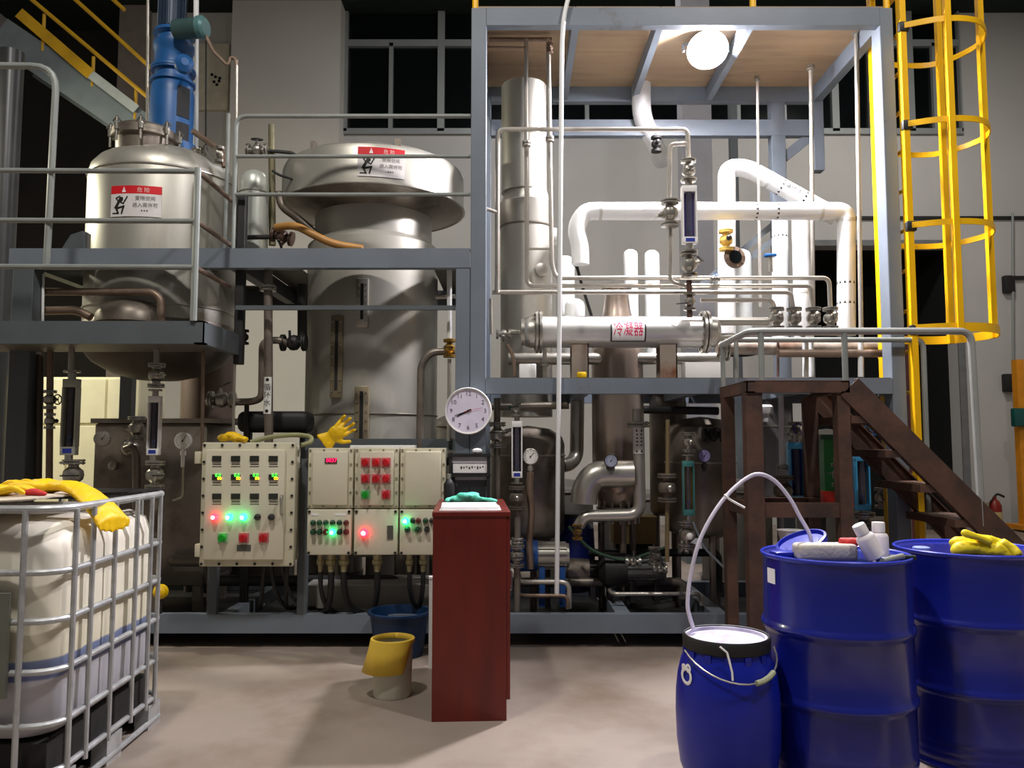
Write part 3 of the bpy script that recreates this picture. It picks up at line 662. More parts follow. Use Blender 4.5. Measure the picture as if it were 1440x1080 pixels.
# drive: gearbox, lantern, motor
m0 = at(240, 212, 6.2)
dr = thing('agitator_drive', 'tall blue agitator gearbox and motor on top of the left reactor', 'motor', (m0.x, 6.2, ztp + 0.03))
k_ = mpp(240, 130, 6.2)
def zz(py): return Z(py, 6.2)
MB().lathe([(34 * k_, ztp + .03), (34 * k_, zz(205)), (29 * k_, zz(203)), (29 * k_, zz(135)), (27 * k_, zz(122)), (22 * k_, zz(113))], (m0.x, 6.2, 0), n=28).build('lantern', BLUEM, dr)
w1 = MB()
for z0, z1 in ((zz(205), zz(180)), (zz(172), zz(130))):
    w1.add(arc_plate(m0.x, 6.2, 29.3 * k_, 0.62, 1.25, z0, z1, 0.004).v, arc_plate(m0.x, 6.2, 29.3 * k_, 0.62, 1.25, z0, z1, 0.004).f)
w1.build('lantern_window', BLACK, dr)
MB().lathe([(29 * k_, zz(104)), (29 * k_, zz(98)), (25 * k_, zz(95)), (25 * k_, zz(75)), (27 * k_, zz(72)), (27 * k_, zz(64)), (22 * k_, zz(62)), (22 * k_, zz(55)), (28 * k_, zz(52)), (26 * k_, zz(47)), (16 * k_, zz(44))], (m0.x, 6.2, 0), n=28).lathe([(24 * k_, zz(116)), (24 * k_, zz(104))], (m0.x, 6.2, 0), n=28).build('gearbox', BLUEM, dr)
for z in (zz(118), zz(100)):
    f = MB(); flange_mb(f, (m0.x, 6.2, z), (0, 0, 1), 30 * k_, 0.025, 28, 10); f.build('flange', BLUEM, dr)
mt = MB().lathe([(16 * k_, zz(44)), (16 * k_, zz(-30))], (m0.x - 4 * k_, 6.2, 0), n=20).build('motor', mat('dark_blue_motor', '#26364a', 0.45, 0.2), dr)
fn = MB()
for k in range(18):
    a = k * math.pi / 9; q = Matrix.Translation((m0.x - 4 * k_, 6.2, 0)) @ Matrix.Rotation(a, 4, 'Z'); fn.bx((15 * k_, -0.004, zz(42)), (19 * k_, 0.004, zz(-28)), q)
fn.build('cooling_fins', mat('dark_blue_motor', ''), mt)
jb = at(270, 40, 6.0)
bxm = mat('green_grey_box', '#35504f', 0.45, 0.1)
MB().lathe([(13 * k_, -0.14), (14 * k_, 0.07)], jb, (1, -0.15, 0), 20).build('junction_box', bxm, dr)
MB().lathe([(15.5 * k_, 0.06), (15.5 * k_, 0.1), (12 * k_, 0.12), (0, 0.12)], jb, (1, -0.15, 0), 20).build('junction_box_lid', mat('teal_lid', '#567f80', 0.4, 0.2), dr)
MB().lathe([(0.07, 0), (0.07, 0.05), (0.03, 0.08)], at(258, 92, 5.97), (0.6, -1, 0), 14).build('oil_port', BLUEM, dr)
danger_sign('red-headed danger sign with crouching figure on the reactor below the blue motor', RX, RY, RR, math.asin((X(193.5, 5.65, 282) - RX) / RR), Z(282, 5.6), 0.36, 0.225)
pipe('bent dark conduit running from the motor junction box to a thin upright pipe', [(287, 45, 6.0), (300, 72, 6.0), (321, 93, 6.0), (325, 80, 6.0), (332, 83, 6.0), (333, 100, 6.0)], 0.014, PIPEBR, 0.03)
pipe('thin bright upright pipe left of the tall reactor', [(333, 92, 5.95), (331, 350, 5.95)], 0.011, PIPEST, 0)
pipe('pale upright pipe behind the blue agitator drive on its right', [(276, 0, 6.6), (275, 260, 6.6)], 0.022, WHITEP, 0)
pipe('pale upright pipe behind the blue agitator drive on its left', [(208, -10, 6.7), (207, 200, 6.7)], 0.012, PIPEST, 0)
pipe('thin dark upright cable beside the spotted wall board', [(290, 30, 6.9), (289, 240, 6.9)], 0.008, BLACK, 0)
pipe('slanting stainless pipe between the drive and the handrail corner', [(272, 185, 5.9), (312, 213, 5.75), (316, 235, 5.75)], 0.022, PIPEBR, 0.03)
valve('chromed valve at the lower end of the slanting pipe beside the drive', at(309, 218, 5.75), 0.055, (0, 0, 1), 'cap', CHROME, CHROME)
valve('small valve on the reactor top beside the blue lantern', at(281, 212, 5.95), 0.05, (1, 0, 0.1), 'cap', CHROME, CHROME)
# spotted board on the wall behind
o = thing('wall_board', 'cream wall board with dark spots right of the blue motor', 'board', at(295, 150, YB - 0.05))
p, q = at(268, 155, YB - 0.06), at(323, 62, YB - 0.06)
MB().bx((p.x, YB - 0.08, p.z), (q.x, YB - 0.002, q.z)).build('panel', mat('cream_board', '#c9c3ae', 0.7), o)
sp = MB()
for a, b in ((298, 105), (303, 108), (308, 114), (301, 115), (305, 119), (309, 110)):
    c = at(a, b, YB - 0.085); sp.lathe([(0.028, -0.004), (0.028, 0.004)], c, (0, 1, 0), 8)
sp.build('spots', INK, o)
# bent pipes in front of the lower shell
pipe('bent tarnished pipe looping over the nozzle dome of the left reactor', [(45, 410, 5.55), (215, 411, 5.5), (226, 420, 5.5), (227, 452, 5.5)], 0.027, PIPEBR, 0.07, 12)
pipe('short tarnished pipe below the looping one, left of the nozzle dome', [(64, 437, 5.6), (108, 436, 5.6), (128, 446, 5.6)], 0.03, PIPEBR, 0.05, 12)
pipe('thin upright pipe passing the bent pipes at the far left', [(61, 385, 5.5), (60, 452, 5.5)], 0.009, WHITEP, 0)
# ------------------------------------------------------------------ flat-topped tall reactor
TX, TY = X(525, 6.45, 400), 6.45
k_ = mpp(525, 350, 6.45)
r2_ = thing('tall_reactor', 'tall flat-topped stainless reactor standing through the middle of the left platform', 'reactor', (TX, TY, 0))
def z2(py): return Z(py, TY)
MB().lathe([(0, 0.45), (60 * k_, 0.5), (90 * k_, 0.7), (90 * k_, z2(352)), (81 * k_, z2(344)), (81 * k_, z2(308)), (80 * k_, z2(300))], (TX, TY, 0), n=48).build('shell', INOXM, r2_)
MB().lathe([(126 * k_, z2(297)), (126 * k_, z2(254)), (123 * k_, z2(247)), (113 * k_, z2(241)), (80 * k_, z2(237)), (0, z2(235))], (TX, TY, 0), n=56, cap=False).build('cap', INOXM, r2_)
MB().lathe([(81 * k_, z2(310)), (84 * k_, z2(308)), (125.5 * k_, z2(297.5))], (TX, TY, 0), n=56, cap=False).build('cap_skirt', INOXD, r2_)  # shade under the cap put in by the darker steel
MB().torus((TX, TY, z2(297)), 126.5 * k_, 0.010, n=56, k=6).build('cap_rim', INOX, r2_)
MB().torus((TX, TY, z2(585)), 90.5 * k_, 0.006, n=48, k=6).build('weld_seam', INOXD, r2_)
for a in (-0.25, 0.22, 0.62):
    c = V((TX + 84 * k_ * math.sin(a), TY - 84 * k_ * math.cos(a), zl1 + 0.02)); MB().tube([c + V((-0.05, 0, 0)), c + V((-0.04, -0.02, 0.05)), c + V((0.04, -0.02, 0.05)), c + V((0.05, 0, 0))], 0.008, 6).build('lug', INOX, r2_)
for a in (-0.55, 0.42):
    c = V((TX + 118 * k_ * math.sin(a), TY - 118 * k_ * math.cos(a), z2(247))); MB().bx(c - V((0.02, 0.02, 0.02)), c + V((0.02, 0.02, 0.06))).build('lug', INOXD, r2_)
for k in range(4):
    a = math.pi / 4 + k * math.pi / 2; x, y = TX + 70 * k_ * math.cos(a), TY + 70 * k_ * math.sin(a)
    MB().cyl((x, y, 0), (x, y, 0.75), 0.05).build('leg', INOXD, r2_)
# long sight glasses
GM = mat('sight_frame_tarnish', '#8c8068', 0.4, 0.5, 0.2)
def sight(px, y0, y1, wpx, m=GM):
    r = 90 * k_; x = X(px, TY - r * 0.95, (y0 + y1) / 2); a = math.asin((x - TX) / r); Yf = TY - r * math.cos(a) - 0.012
    z0, z1 = Z(y1, Yf), Z(y0, Yf); w_ = wpx * mpp(px, 500, Yf) / 2
    g = MB().rbx((x - w_, Yf - 0.02, z0), (x + w_, Yf + 0.02, z1), 0.006).build('sight_glass', m, r2_)
    MB().bx((x - w_ * 0.25, Yf - 0.024, z0 + 0.06), (x + w_ * 0.25, Yf - 0.018, z1 - 0.04)).build('slot', BLACK, g)
    b = MB()
    for i in range(7):
        z = z0 + 0.05 + (z1 - z0 - 0.1) * i / 6
        for s in (-1, 1): b.cyl((x + s * w_ * 0.65, Yf - 0.03, z), (x + s * w_ * 0.65, Yf - 0.018, z), 0.008, n=6)
    b.build('bolts', CHROME, g)
sight(474, 444, 560, 17); sight(511, 392, 461, 17, INOX); sight(510, 543, 640, 20)
danger_sign('red-headed danger sign with crouching figure on the flat-topped reactor', TX, TY, 126 * k_, math.asin((X(537, TY - .7, 228) - TX) / (126 * k_)), Z(228, TY - 0.72), 0.345, 0.22)
# neighbours of the tall reactor
o = thing('filter_housing', 'white round-topped filter housing standing left of the flat-topped reactor', 'filter', (X(357, 5.9, 300), 5.9, zl1))
k_ = mpp(357, 300, 5.9); x = X(357, 5.9, 300)
MB().lathe([(20 * k_, zl1), (20 * k_, Z(262, 5.9)), (19 * k_, Z(252, 5.9)), (14 * k_, Z(244, 5.9)), (6 * k_, Z(240, 5.9)), (0, Z(239.5, 5.9))], (x, 5.9, 0), n=28).build('shell', mat('pale_steel_white', '#c2c6bd', 0.35, 0.35, 0.08), o)
MB().torus((x, 5.9, Z(272, 5.9)), 20.3 * k_, 0.005, n=28, k=6).build('seam', INOX, o)
MB().lathe([(23 * k_, zl1), (23 * k_, zl1 + .02)], (x, 5.9, 0), n=28).build('base_ring', INOXD, o)
pipe('upright brown and green pipe behind the white filter housing', [(382, 176, 6.0), (383, 345, 6.0)], 0.026, mat('brown_green_pipe', '#6f6a4e', 0.45, 0.2, 0.3, 3, 0.05, ('#8a6248', 0.5, 0.7, 1.5)), 0, 14)
pipe('grey bent pipe descending from the brown upright to the tall reactor', [(392, 270, 6.05), (395, 290, 6.05), (425, 312, 6.1), (470, 352, 6.1)], 0.03, INOXD, 0.06, 12)
pipe('orange-brown flexible hose lying across the left platform', [(388, 320, 5.7), (415, 316, 5.65), (440, 330, 5.62), (470, 344, 5.6), (510, 350, 5.6)], 0.028, mat('amber_hose', '#a5763a', 0.45, 0, 0.2, 6, 0.05), 0.12, 12, 'hose', 'hose')
valve('brown pipe valve at the end of the orange hose', at(397, 333, 5.75), 0.075, (1, 0, -0.25), 'lever', mat('brown_valve', '#5a463c', 0.5, 0.3), DARKM, (0, -0.3, -1), 0.8)
pipe('dark short pipe feeding the brown valve from the left', [(340, 334, 5.75), (388, 333, 5.75)], 0.018, DARKM, 0)
valve('twin-flanged dark valve on the upper handrail left of the brown pipe', at(362, 212, 5.95), 0.075, (1, 0, 0), 'wheel', CHROME, DARKM, (0, -0.2, 1))
pipe('dark short pipe from the twin-flanged valve to the reactor cap', [(378, 212, 5.95), (412, 215, 6.0), (430, 235, 6.0)], 0.014, DARKM, 0.03)
pipe('thin dark pipe bracing the brown upright to the reactor cap', [(383, 240, 5.95), (392, 246, 5.95), (412, 252, 5.95), (425, 262, 6.0)], 0.010, DARKM, 0.03)
# ------------------------------------------------------------------ under the left platform
o = pipe('dark stainless upright pipe with a cooling-water label right of the left reactor', [(377, 380, 5.55), (378, 640, 5.55)], 0.03, INOXD, 0, 16, flanges=((0, 0.1),))
c = at(377.5, 556, 5.55)
arc_plate(c.x, c.y, 0.031, -0.95, 0.95, Z(582, 5.52), Z(530, 5.52), 0.002).build('label_sleeve', mat('white_label_sleeve', '#d8d8d2', 0.5), o)
b = MB()
for i, ch in enumerate('循环水'): text_on(b, ch, 0.052, (0, 0, Z(545 + i * 11, 5.52)))
wrap(b, c.x, c.y, 0.0345, 0).build('lettering', INK, o)
b = MB()
for py in (534, 578):
    for k in range(10): pass
    b.add([(0.012 * math.cos(k * math.pi / 5), 0, Z(py, 5.52) + 0.012 * math.sin(k * math.pi / 5)) for k in range(10)], [tuple(range(10))])
wrap(b, c.x, c.y, 0.0345, 0).build('dots', INK, o)
pipe('bent dark pipe joining the labelled upright from the left valve', [(290, 566, 5.75), (355, 565, 5.75), (368, 560, 5.7), (369, 480, 5.68), (392, 478, 5.7), (405, 484, 5.75)], 0.026, INOXD, 0.06, 12)
valve('lever valve on the horizontal pipe left of the cooling-water label', at(312, 562, 5.7), 0.085, (1, 0, 0), 'lever', CHROME, DARKM, (0, -0.25, 1), 1.3)
valve('black valve hanging beside the tall reactor under the platform', at(413, 482, 5.75), 0.085, (1, 0, 0), 'lever', DARKM, BLACK, (0, -1, -0.2), 0.7)
pipe('black upright pipe above the black valve', [(425, 400, 5.75), (425, 478, 5.75)], 0.035, DARKM, 0, 12)
pipe('thin upright drain pipe at the walkway corner', [(286, 480, 5.35), (284, 640, 5.35)], 0.012, PIPEBR, 0)
pipe('pale thin upright pipe right of the walkway corner', [(331, 470, 5.5), (328, 610, 5.5)], 0.010, PIPEST, 0)
pipe('dark vertical pipe stub below the labelled pipe elbow', [(347, 570, 5.75), (346, 660, 5.75)], 0.018, DARKM, 0)
valve('black hand valve on the light wall under the platform', at(343, 474, 6.3), 0.055, (0, 0, 1), 'wheel', DARKM, BLACK)
# brown vessel behind
o = thing('brown_vessel', 'dim brown cylindrical vessel behind the walkway corner', 'tank', (X(285, 6.9, 550), 6.9, 0))
k_ = mpp(285, 550, 6.9); x = X(288, 6.9, 550)
MB().lathe([(36 * k_, 0.3), (36 * k_, 2.2), (30 * k_, 2.3), (0, 2.36)], (x, 6.97, 0), n=32).build('shell', mat('brown_steel_shell', '#7d6a60', 0.5, 0.3, 0.15, 2), o)
for a in range(3):
    MB().cyl((x + .15 * math.cos(a * 2.1), 6.97 + .15 * math.sin(a * 2.1), 0), (x + .15 * math.cos(a * 2.1), 6.97 + .15 * math.sin(a * 2.1), .4), .03).build('leg', INOXD, o)
# rectangular dark tank with gauges
tk = thing('jacketed_tank', 'dark stainless box tank with round ports behind the caged tote', 'tank', (X(210, 6.2, 640), 6.2, 0))
p, q = at(128, 720, 6.0), at(292, 595, 6.0)
MB().rbx((p.x, 6.0, 0.3), (q.x, 6.62, q.z), 0.02).build('shell', INOXD, tk)
MB().bx((p.x - 0.02, 5.98, q.z), (q.x + 0.3, 6.66, q.z + 0.035)).build('top_flange', INOXD, tk)
for x in (p.x + .06, q.x - .06):
    for y in (6.06, 6.56): MB().bx((x - .03, y - .03, 0), (x + .03, y + .03, 0.32)).build('leg', INOXD, tk)
c = at(160, 655, 5.99); MB().lathe([(0.03, 0), (0.03, 0.03), (0.02, 0.035), (0, 0.035)], c, (0, -1, 0), 14).build('port', CHROME, tk)
c = at(183, 630, 5.98); MB().sph(c, 0.07, 14).build('bulb_fitting', CHROME, tk)
gauge('white round dial on the dark tank, left of the ball valve', at(144, 617, 5.85), 11 * mpp(144, 617, 5.85), tilt=0.35, stem=0)
gauge('white round dial on a thin stem left of the large cream control panel', at(258, 620, 5.5), 12 * mpp(258, 620, 5.5), stem=0.12, rim=WHITE)
pipe('thin bent pipe below the white dial left of the cream panel', [(258, 640, 5.5), (257, 700, 5.5), (243, 704, 5.5)], 0.008, CHROME, 0.03)
valve('ball valve standing on the dark tank between the two left flow meters', at(192, 603, 5.85), 0.085, (0, 0, 1), 'lever', CHROME, CHROME, (-1, -0.4, 0), 0.8)
pipe('curved tarnished pipe on the front of the dark tank', [(176, 632, 5.8), (186, 628, 5.8), (192, 640, 5.8), (192, 720, 5.8)], 0.028, INOXD, 0.06, 12)
rotameter('tall dusty flow meter at the far left with clear side bars', 99, 533, 640, 5.25, 21, mat('clear_acrylic', '#a8a89a', 0.3, 0, 0.05), mat('brown_tube', '#4a443a', 0.2, 0.1, 0.2))
rotameter('flow meter with white frame left of the small white dial', 217, 557, 640, 5.25, 17, WHITE, TUBEG)
valve('large flanged ball valve below the dusty far-left flow meter', at(103, 668, 5.25), 0.095, (0, 0, 1), 'lever', CHROME, DARKM, (0.6, -0.8, 0), 0.6)
valve('ball valve above the flow meter next to the small white dial', at(220, 528, 5.25), 0.075, (0, 0, 1), 'lever', CHROME, CHROME, (0.8, -0.6, 0), 0.5)
valve('ball valve below the flow meter next to the small white dial', at(218, 668, 5.25), 0.085, (0, 0, 1), 'lever', CHROME, DARKM, (0.8, -0.6, 0), 0.5)
pipe('tarnished pipe standing under the far-left flow meter', [(103, 686, 5.25), (103, 715, 5.25), (104, 745, 5.5), (104, 868, 5.5)], 0.03, INOXD, 0.05)
pipe('tarnished pipe standing under the white-framed flow meter', [(218, 684, 5.25), (218, 715, 5.25), (219, 745, 5.5), (219, 868, 5.5)], 0.028, INOXD, 0.05)
pipe('short neck pipe above the white-framed flow meter', [(221, 484, 5.3), (220, 514, 5.3)], 0.02, INOX, 0)
pipe('short neck pipe above the far-left flow meter', [(101, 484, 5.3), (100, 528, 5.3)], 0.02, INOX, 0)
pipe('dark brown upright pipe left of the dusty flow meter, outer one', [(57, 470, 5.5), (53, 700, 5.5)], 0.024, mat('dark_brown_pipe', '#4a4238', 0.5, 0.2), 0, 12)
pipe('tarnished upright pipe left of the dusty flow meter, inner one', [(71, 470, 5.45), (69, 700, 5.45)], 0.022, PIPEBR, 0, 12)
valve('dark valve stack on the inner upright pipe at far left', at(70, 562, 5.42), 0.06, (0, 0, 1), 'wheel', CHROME, DARKM, (1, -0.3, 0))
valve('small flanged valve under the dark valve stack at far left', at(70, 592, 5.42), 0.05, (0, 0, 1), 'cap', CHROME, DARKM, (1, -0.3, 0))
# pale cabinet behind the far left pipes
o = thing('cream_cabinet', 'cream sheet-metal cabinet standing behind the far-left pipes', 'cabinet', (X(115, 8.3, 600), 8.3, 0))
p, q = at(33, 700, 8.3), at(197, 530, 8.3)
CRL = mat('pale_cream_sheet', '#e8e2c2', 0.5, 0, 0.05)
zmid = Z(597, 8.3)
MB().bx((p.x, 8.32, 0), (q.x, 8.9, q.z)).build('body', CRL, o)
for a, b in ((0.0, 0.36), (0.37, 0.70), (0.71, 1.0)):
    for z0, z1 in ((0.03, zmid - 0.015), (zmid + 0.015, q.z - 0.02)):
        MB().rbx((p.x + (q.x - p.x) * a + .005, 8.3, z0), (p.x + (q.x - p.x) * b - .005, 8.33, z1), 0.004, 1).build('door', CRL, o)

o = thing('hood_cover', 'black rounded cover behind the large control panel', 'cover', at(385, 606, 5.95))
p, q = at(332, 608, 5.78), at(434, 578, 5.78)
MB().rbx((p.x, 5.76, p.z), (q.x, 6.0, q.z), .05, 3).build('shell', BLACK, o)
MB().bx((p.x + .03, 5.85, .1), (p.x + .08, 5.9, p.z + .02)).build('leg', DARKM, o); MB().bx((q.x - .08, 5.85, .1), (q.x - .03, 5.9, p.z + .02)).build('leg', DARKM, o)
pipe('grey pipe bending down in front of the tall reactor near the clock post', [(640, 494, 5.6), (606, 495, 5.6), (592, 512, 5.6), (590, 640, 5.6)], .026, INOXD, .08, 12)
valve('brass coloured valve left of the clock post under the platform', at(632, 490, 5.55), .06, (0, 0, 1), 'lever', mat('brass', '#a5823c', .35, .7), DARKM, (.3, -1, 0), .6)
pipe('slim upright pipe below the brass valve by the clock post', [(632, 505, 5.55), (631, 620, 5.55)], .014, PIPEST, 0)
pipe('slim upright pipe above the brass valve by the clock post', [(632, 380, 5.55), (632, 476, 5.55)], .018, WHITEP, 0)
pipe('shiny short cross pipe under the platform near the clock post', [(612, 418, 5.6), (640, 417, 5.6)], .016, PIPEST, 0)
# ------------------------------------------------------------------ distillation column at the left of the right frame
YC = 6.2
k_ = mpp(740, 350, YC); x = X(740, YC, 350)
o = thing('distillation_column', 'tall stainless distillation column at the left of the two-storey frame', 'column vessel', (x, YC, zm1))
MB().lathe([(36 * k_, 1.56), (36 * k_, Z(320, YC)), (36 * k_, Z(288, YC)), (30 * k_, Z(272, YC)), (29 * k_, Z(268, YC))], (x, YC, 0), n=40).build('lower_shell', INOXM, o)
MB().lathe([(37.2 * k_, Z(320, YC)), (37.2 * k_, Z(288, YC)), (36 * k_, Z(287, YC))], (x, YC, 0), n=40).build('band', INOX, o)
MB().lathe([(32 * k_, Z(272, YC)), (32 * k_, Z(140, YC)), (32 * k_, 4.2)], (x - 3 * k_, YC, 0), n=36).build('upper_shell', INOXM, o)
MB().torus((x, YC, Z(321, YC)), 36.5 * k_, 0.006, n=40, k=6).build('weld_seam', INOXD, o)
c = at(760, 380, YC - 0.17); MB().lathe([(0.055, 0), (0.05, 0.03), (0, 0.045)], c, (0.35, -1, 0), 18).build('hand_hole', INOX, o)
c = at(777, 333, YC); MB().cyl((x, YC, c.z), (c.x + 0.03, YC, c.z), 0.07).build('side_nozzle', WHITEP, o)
# ------------------------------------------------------------------ white insulated lines
def dots_ring(b, c, ax, r, n=10, s=0.012):
    q = V((0, 0, 1)).rotation_difference(V(ax).normalized()).to_matrix()
    for k in range(n):
        a = 2 * math.pi * k / n
        d = q @ V((math.cos(a), math.sin(a), 0)); u = q @ V((-math.sin(a), math.cos(a), 0)); w_ = q @ V((0, 0, 1)); p = V(c) + d * r
        b.add([p + u * s + w_ * s, p - u * s + w_ * s, p - w_ * s], [(0, 1, 2)])
WY = 6.0
def white_line(label, pts, rpx, fil=0.09, bands=(), arrows=(), caps=False):
    P = [at(*p) for p in pts]; r = rpx * mpp(pts[0][0], pts[0][1], pts[0][2]); lo = min(P, key=lambda p: p.z)
    t = thing('insulated_pipe', label, 'pipe', tuple(lo))
    MB().tube(P, r, 20, fil, 5).build('cladding', WHITEP, t)
    for i, f in bands:
        a, b = P[i], P[i + 1]; d = (b - a).normalized(); c = a.lerp(b, f); MB().cyl(c - d * 0.012, c + d * 0.012, r * 1.03, n=20).build('joint_band', mat('cladding_band', '#c9c8c0', 0.45, 0.2), t)
    for i, f in arrows:
        a, b = P[i], P[i + 1]; m_ = MB(); dots_ring(m_, a.lerp(b, f), (b - a), r * 1.012, 12, 0.011); m_.build('arrow_marks', INK, t)
    return t, P, r
white_line('thick white horizontal insulated pipe with downturned ends across the frame', [(816, 372, WY), (816, 345, WY), (809, 322, WY), (822, 297, WY), (1190, 297, WY), (1190, 472, WY)], 12.5, 0.07, ((3, 0.06), (3, 0.9), (4, 0.08)), ((3, 0.65), (3, 0.73), (4, 0.58), (4, 0.74)))
t, P, r = white_line('white insulated pipe arching up and sloping down to the right', [(1022, 470, 6.35), (1022, 236, 6.35), (1050, 236, 6.35), (1175, 305, 6.35)], 12.5, 0.2, ((0, 0.7), (2, 0.25)), ((2, 0.38), (2, 0.63)))
a, b = P[2], P[3]; d_ = (b - a).normalized(); c = a.lerp(b, 0.5)
mb = MB(); text_on(mb, '循环水', 0.05, (0, 0, 0)); ang = math.atan2(-d_.z, d_.x)
R_ = Matrix.Translation(c + V((0, -r * 1.02, 0.01))) @ Matrix.Rotation(ang, 4, 'Y'); mb.v = [tuple(R_ @ V(v)) for v in mb.v]; mb.build('lettering', INK, t)
white_line('slim white insulated riser behind the row of four valves, left one', [(1097, 310, 6.4), (1097, 500, 6.4)], 11, 0, (), ((0, 0.12),))
white_line('white insulated riser behind the row of four valves, right one', [(1127, 310, 6.3), (1131, 480, 6.3)], 13, 0, ((0, .6),))
def stub(label, px, y0, y1, Y, rpx, m=WHITEP):
    k = mpp(px, 400, Y); x = X(px, Y, 400); r = rpx * k
    o = thing('insulated_stub', label, 'pipe', (x, Y, Z(y1, Y)))
    MB().lathe([(r, Z(y1, Y)), (r, Z(y0, Y) - r * 0.7), (r * 0.87, Z(y0, Y) - r * 0.35), (r * 0.5, Z(y0, Y) - 0.08 * r), (0, Z(y0, Y))], (x, Y, 0), n=22).build('cladding', m, o)
    MB().cyl((x, Y, Z(y1, Y)), (x, Y, Z(y1, Y) + 0.03), r * 1.15, n=22).build('foot_ring', INOX, o)
stub('round-topped white pipe stub behind the condenser, left of the pair', 887, 351, 505, 6.45, 10)
stub('round-topped grey pipe stub behind the condenser, right of the pair', 917, 352, 505, 6.5, 10.5, mat('pale_grey_cladding', '#c3c6c3', 0.5))
stub('short domed white stub behind the condenser beside the black cable', 808, 420, 505, 6.3, 14)
stub('tall white stub left of the short domed one behind the condenser', 795, 360, 505, 6.45, 13)
stub('grey-capped round vessel top right of the overhead flow meter', 1040, 350, 500, 6.6, 17, mat('pale_grey_cladding', ''))
pipe('pale duct dropping from the upper deck in front of the rear wall', [(902, 95, 6.6), (902, 165, 6.6), (917, 195, 6.75), (930, 225, 7.2)], 0.08, WHITEP, 0.12, 18, 'duct', 'duct')
valve('black hanging clamp valve beside the pale duct elbow', at(923, 203, 6.3), 0.06, (0, 0, 1), 'cap', DARKM, DARKM)
# central column carried below the condenser
k_ = mpp(868, 520, 6.1); x = X(868, 6.1, 520)
o = thing('central_vessel', 'stainless vessel rising through the deck below the condenser', 'vessel', (x, 6.1, 0.9))
MB().lathe([(0, Z(716, 6.1)), (24 * k_, Z(712, 6.1)), (34 * k_, Z(695, 6.1)), (36 * k_, Z(685, 6.1)), (36 * k_, Z(500, 6.1)), (34 * k_, Z(480, 6.1)), (20 * k_, Z(440, 6.1)), (17 * k_, Z(418, 6.1)), (17 * k_, Z(405, 6.1))], (x, 6.1, 0), n=40).build('shell', mat('brown_tint_stainless', '#a5968a', 0.3, 0.7, 0.1, 3, 0, stretch=(1, 1, .2)), o)
f = MB(); flange_mb(f, (x, 6.1, Z(405, 6.1)), (0, 0, 1), 22 * k_, 0.03, 24, 8); f.build('flange', CHROME, o)
for a in (0.6, 2.7, 4.8):
    MB().cyl((x + .14 * math.cos(a), 6.1 + .14 * math.sin(a), 0.1), (x + .14 * math.cos(a), 6.1 + .14 * math.sin(a), 1.1), 0.025).build('leg', INOXD, o)
b = MB()
for k in range(7):
    a = -1.3 + k * 0.42; b.cyl((x + .15 * math.sin(a), 6.1 - .15 * math.cos(a), Z(735, 6.1)), (x + .15 * math.sin(a), 6.1 - .15 * math.cos(a), Z(700, 6.1)), 0.012, n=8)
b.lathe([(0.17, Z(716, 6.1)), (0.17, Z(712, 6.1))], (x, 6.1, 0), n=28).build('bottom_bolts', CHROME, o)
# ------------------------------------------------------------------ condenser
YK = 5.78
k_ = mpp(870, 468, YK); zc_ = Z(467, YK); xa, xb = X(757, YK, 467), X(990, YK, 467); rk = 22.5 * k_
cd = thing('condenser', 'horizontal stainless condenser with a red character label', 'condenser', ((xa + xb) / 2, YK, zm1))
MB().cyl((xa, YK, zc_), (xb, YK, zc_), rk, n=36).build('shell', mat('bright_stainless', '#d2d0cc', 0.3, 0.55, 0.06, 4), cd)
for x0, s in ((xa, -1), (xb, 1)):
    f = MB(); flange_mb(f, (x0 - 0.012, YK, zc_), (1, 0, 0), 30 * k_, 0.022, 32, 12); flange_mb(f, (x0 + 0.016, YK, zc_), (1, 0, 0), 30 * k_, 0.022, 32, 0); f.build('flange', CHROME, cd)
    MB().lathe([(rk, 0), (rk, 0.03), (rk * 0.9, 0.07), (rk * 0.6, 0.1), (0, 0.115)] if s < 0 else [(rk, 0), (rk * 0.97, 0.05), (rk * 0.7, 0.08), (0, 0.1)], (x0 + s * 0.025, YK, zc_), (s, 0, 0), 32).build('end_cap', INOX, cd)
MB().cyl((xa - 0.13, YK, zc_), (xa - 0.21, YK, zc_), 0.022).cyl((xa - 0.09, YK, zc_), (xa - 0.125, YK, zc_), 0.1, n=24).build('inlet_nozzle', CHROME, cd)
for px in (815, 938):
    x = X(px, YK, 500); w_ = 16 * k_
    s_ = MB().bx((x - w_, YK - 0.09, zc_ - rk * 0.35), (x + w_ * 1.0, YK + 0.09, zc_ - rk * 0.28))
    s_.bx((x - w_ * .75, YK - 0.07, zm1 + 0.006), (x + w_ * 0.72, YK - 0.05, zc_ - rk * 0.4)).bx((x + w_ * .62, YK - 0.07, zm1 + .006), (x + w_ * .72, YK + 0.1, zc_ - rk * .6)).bx((x - w_ * .75, YK + 0.08, zm1 + 0.006), (x + w_ * 0.72, YK + 0.1, zc_ - rk * 0.6))
    s_.build('saddle', mat('rust_stained_steel', '#9a8d80', 0.5, 0.3, 0.15, 4, 0.05, ('#7a4a2e', 0.5, 0.7, 4)), cd)
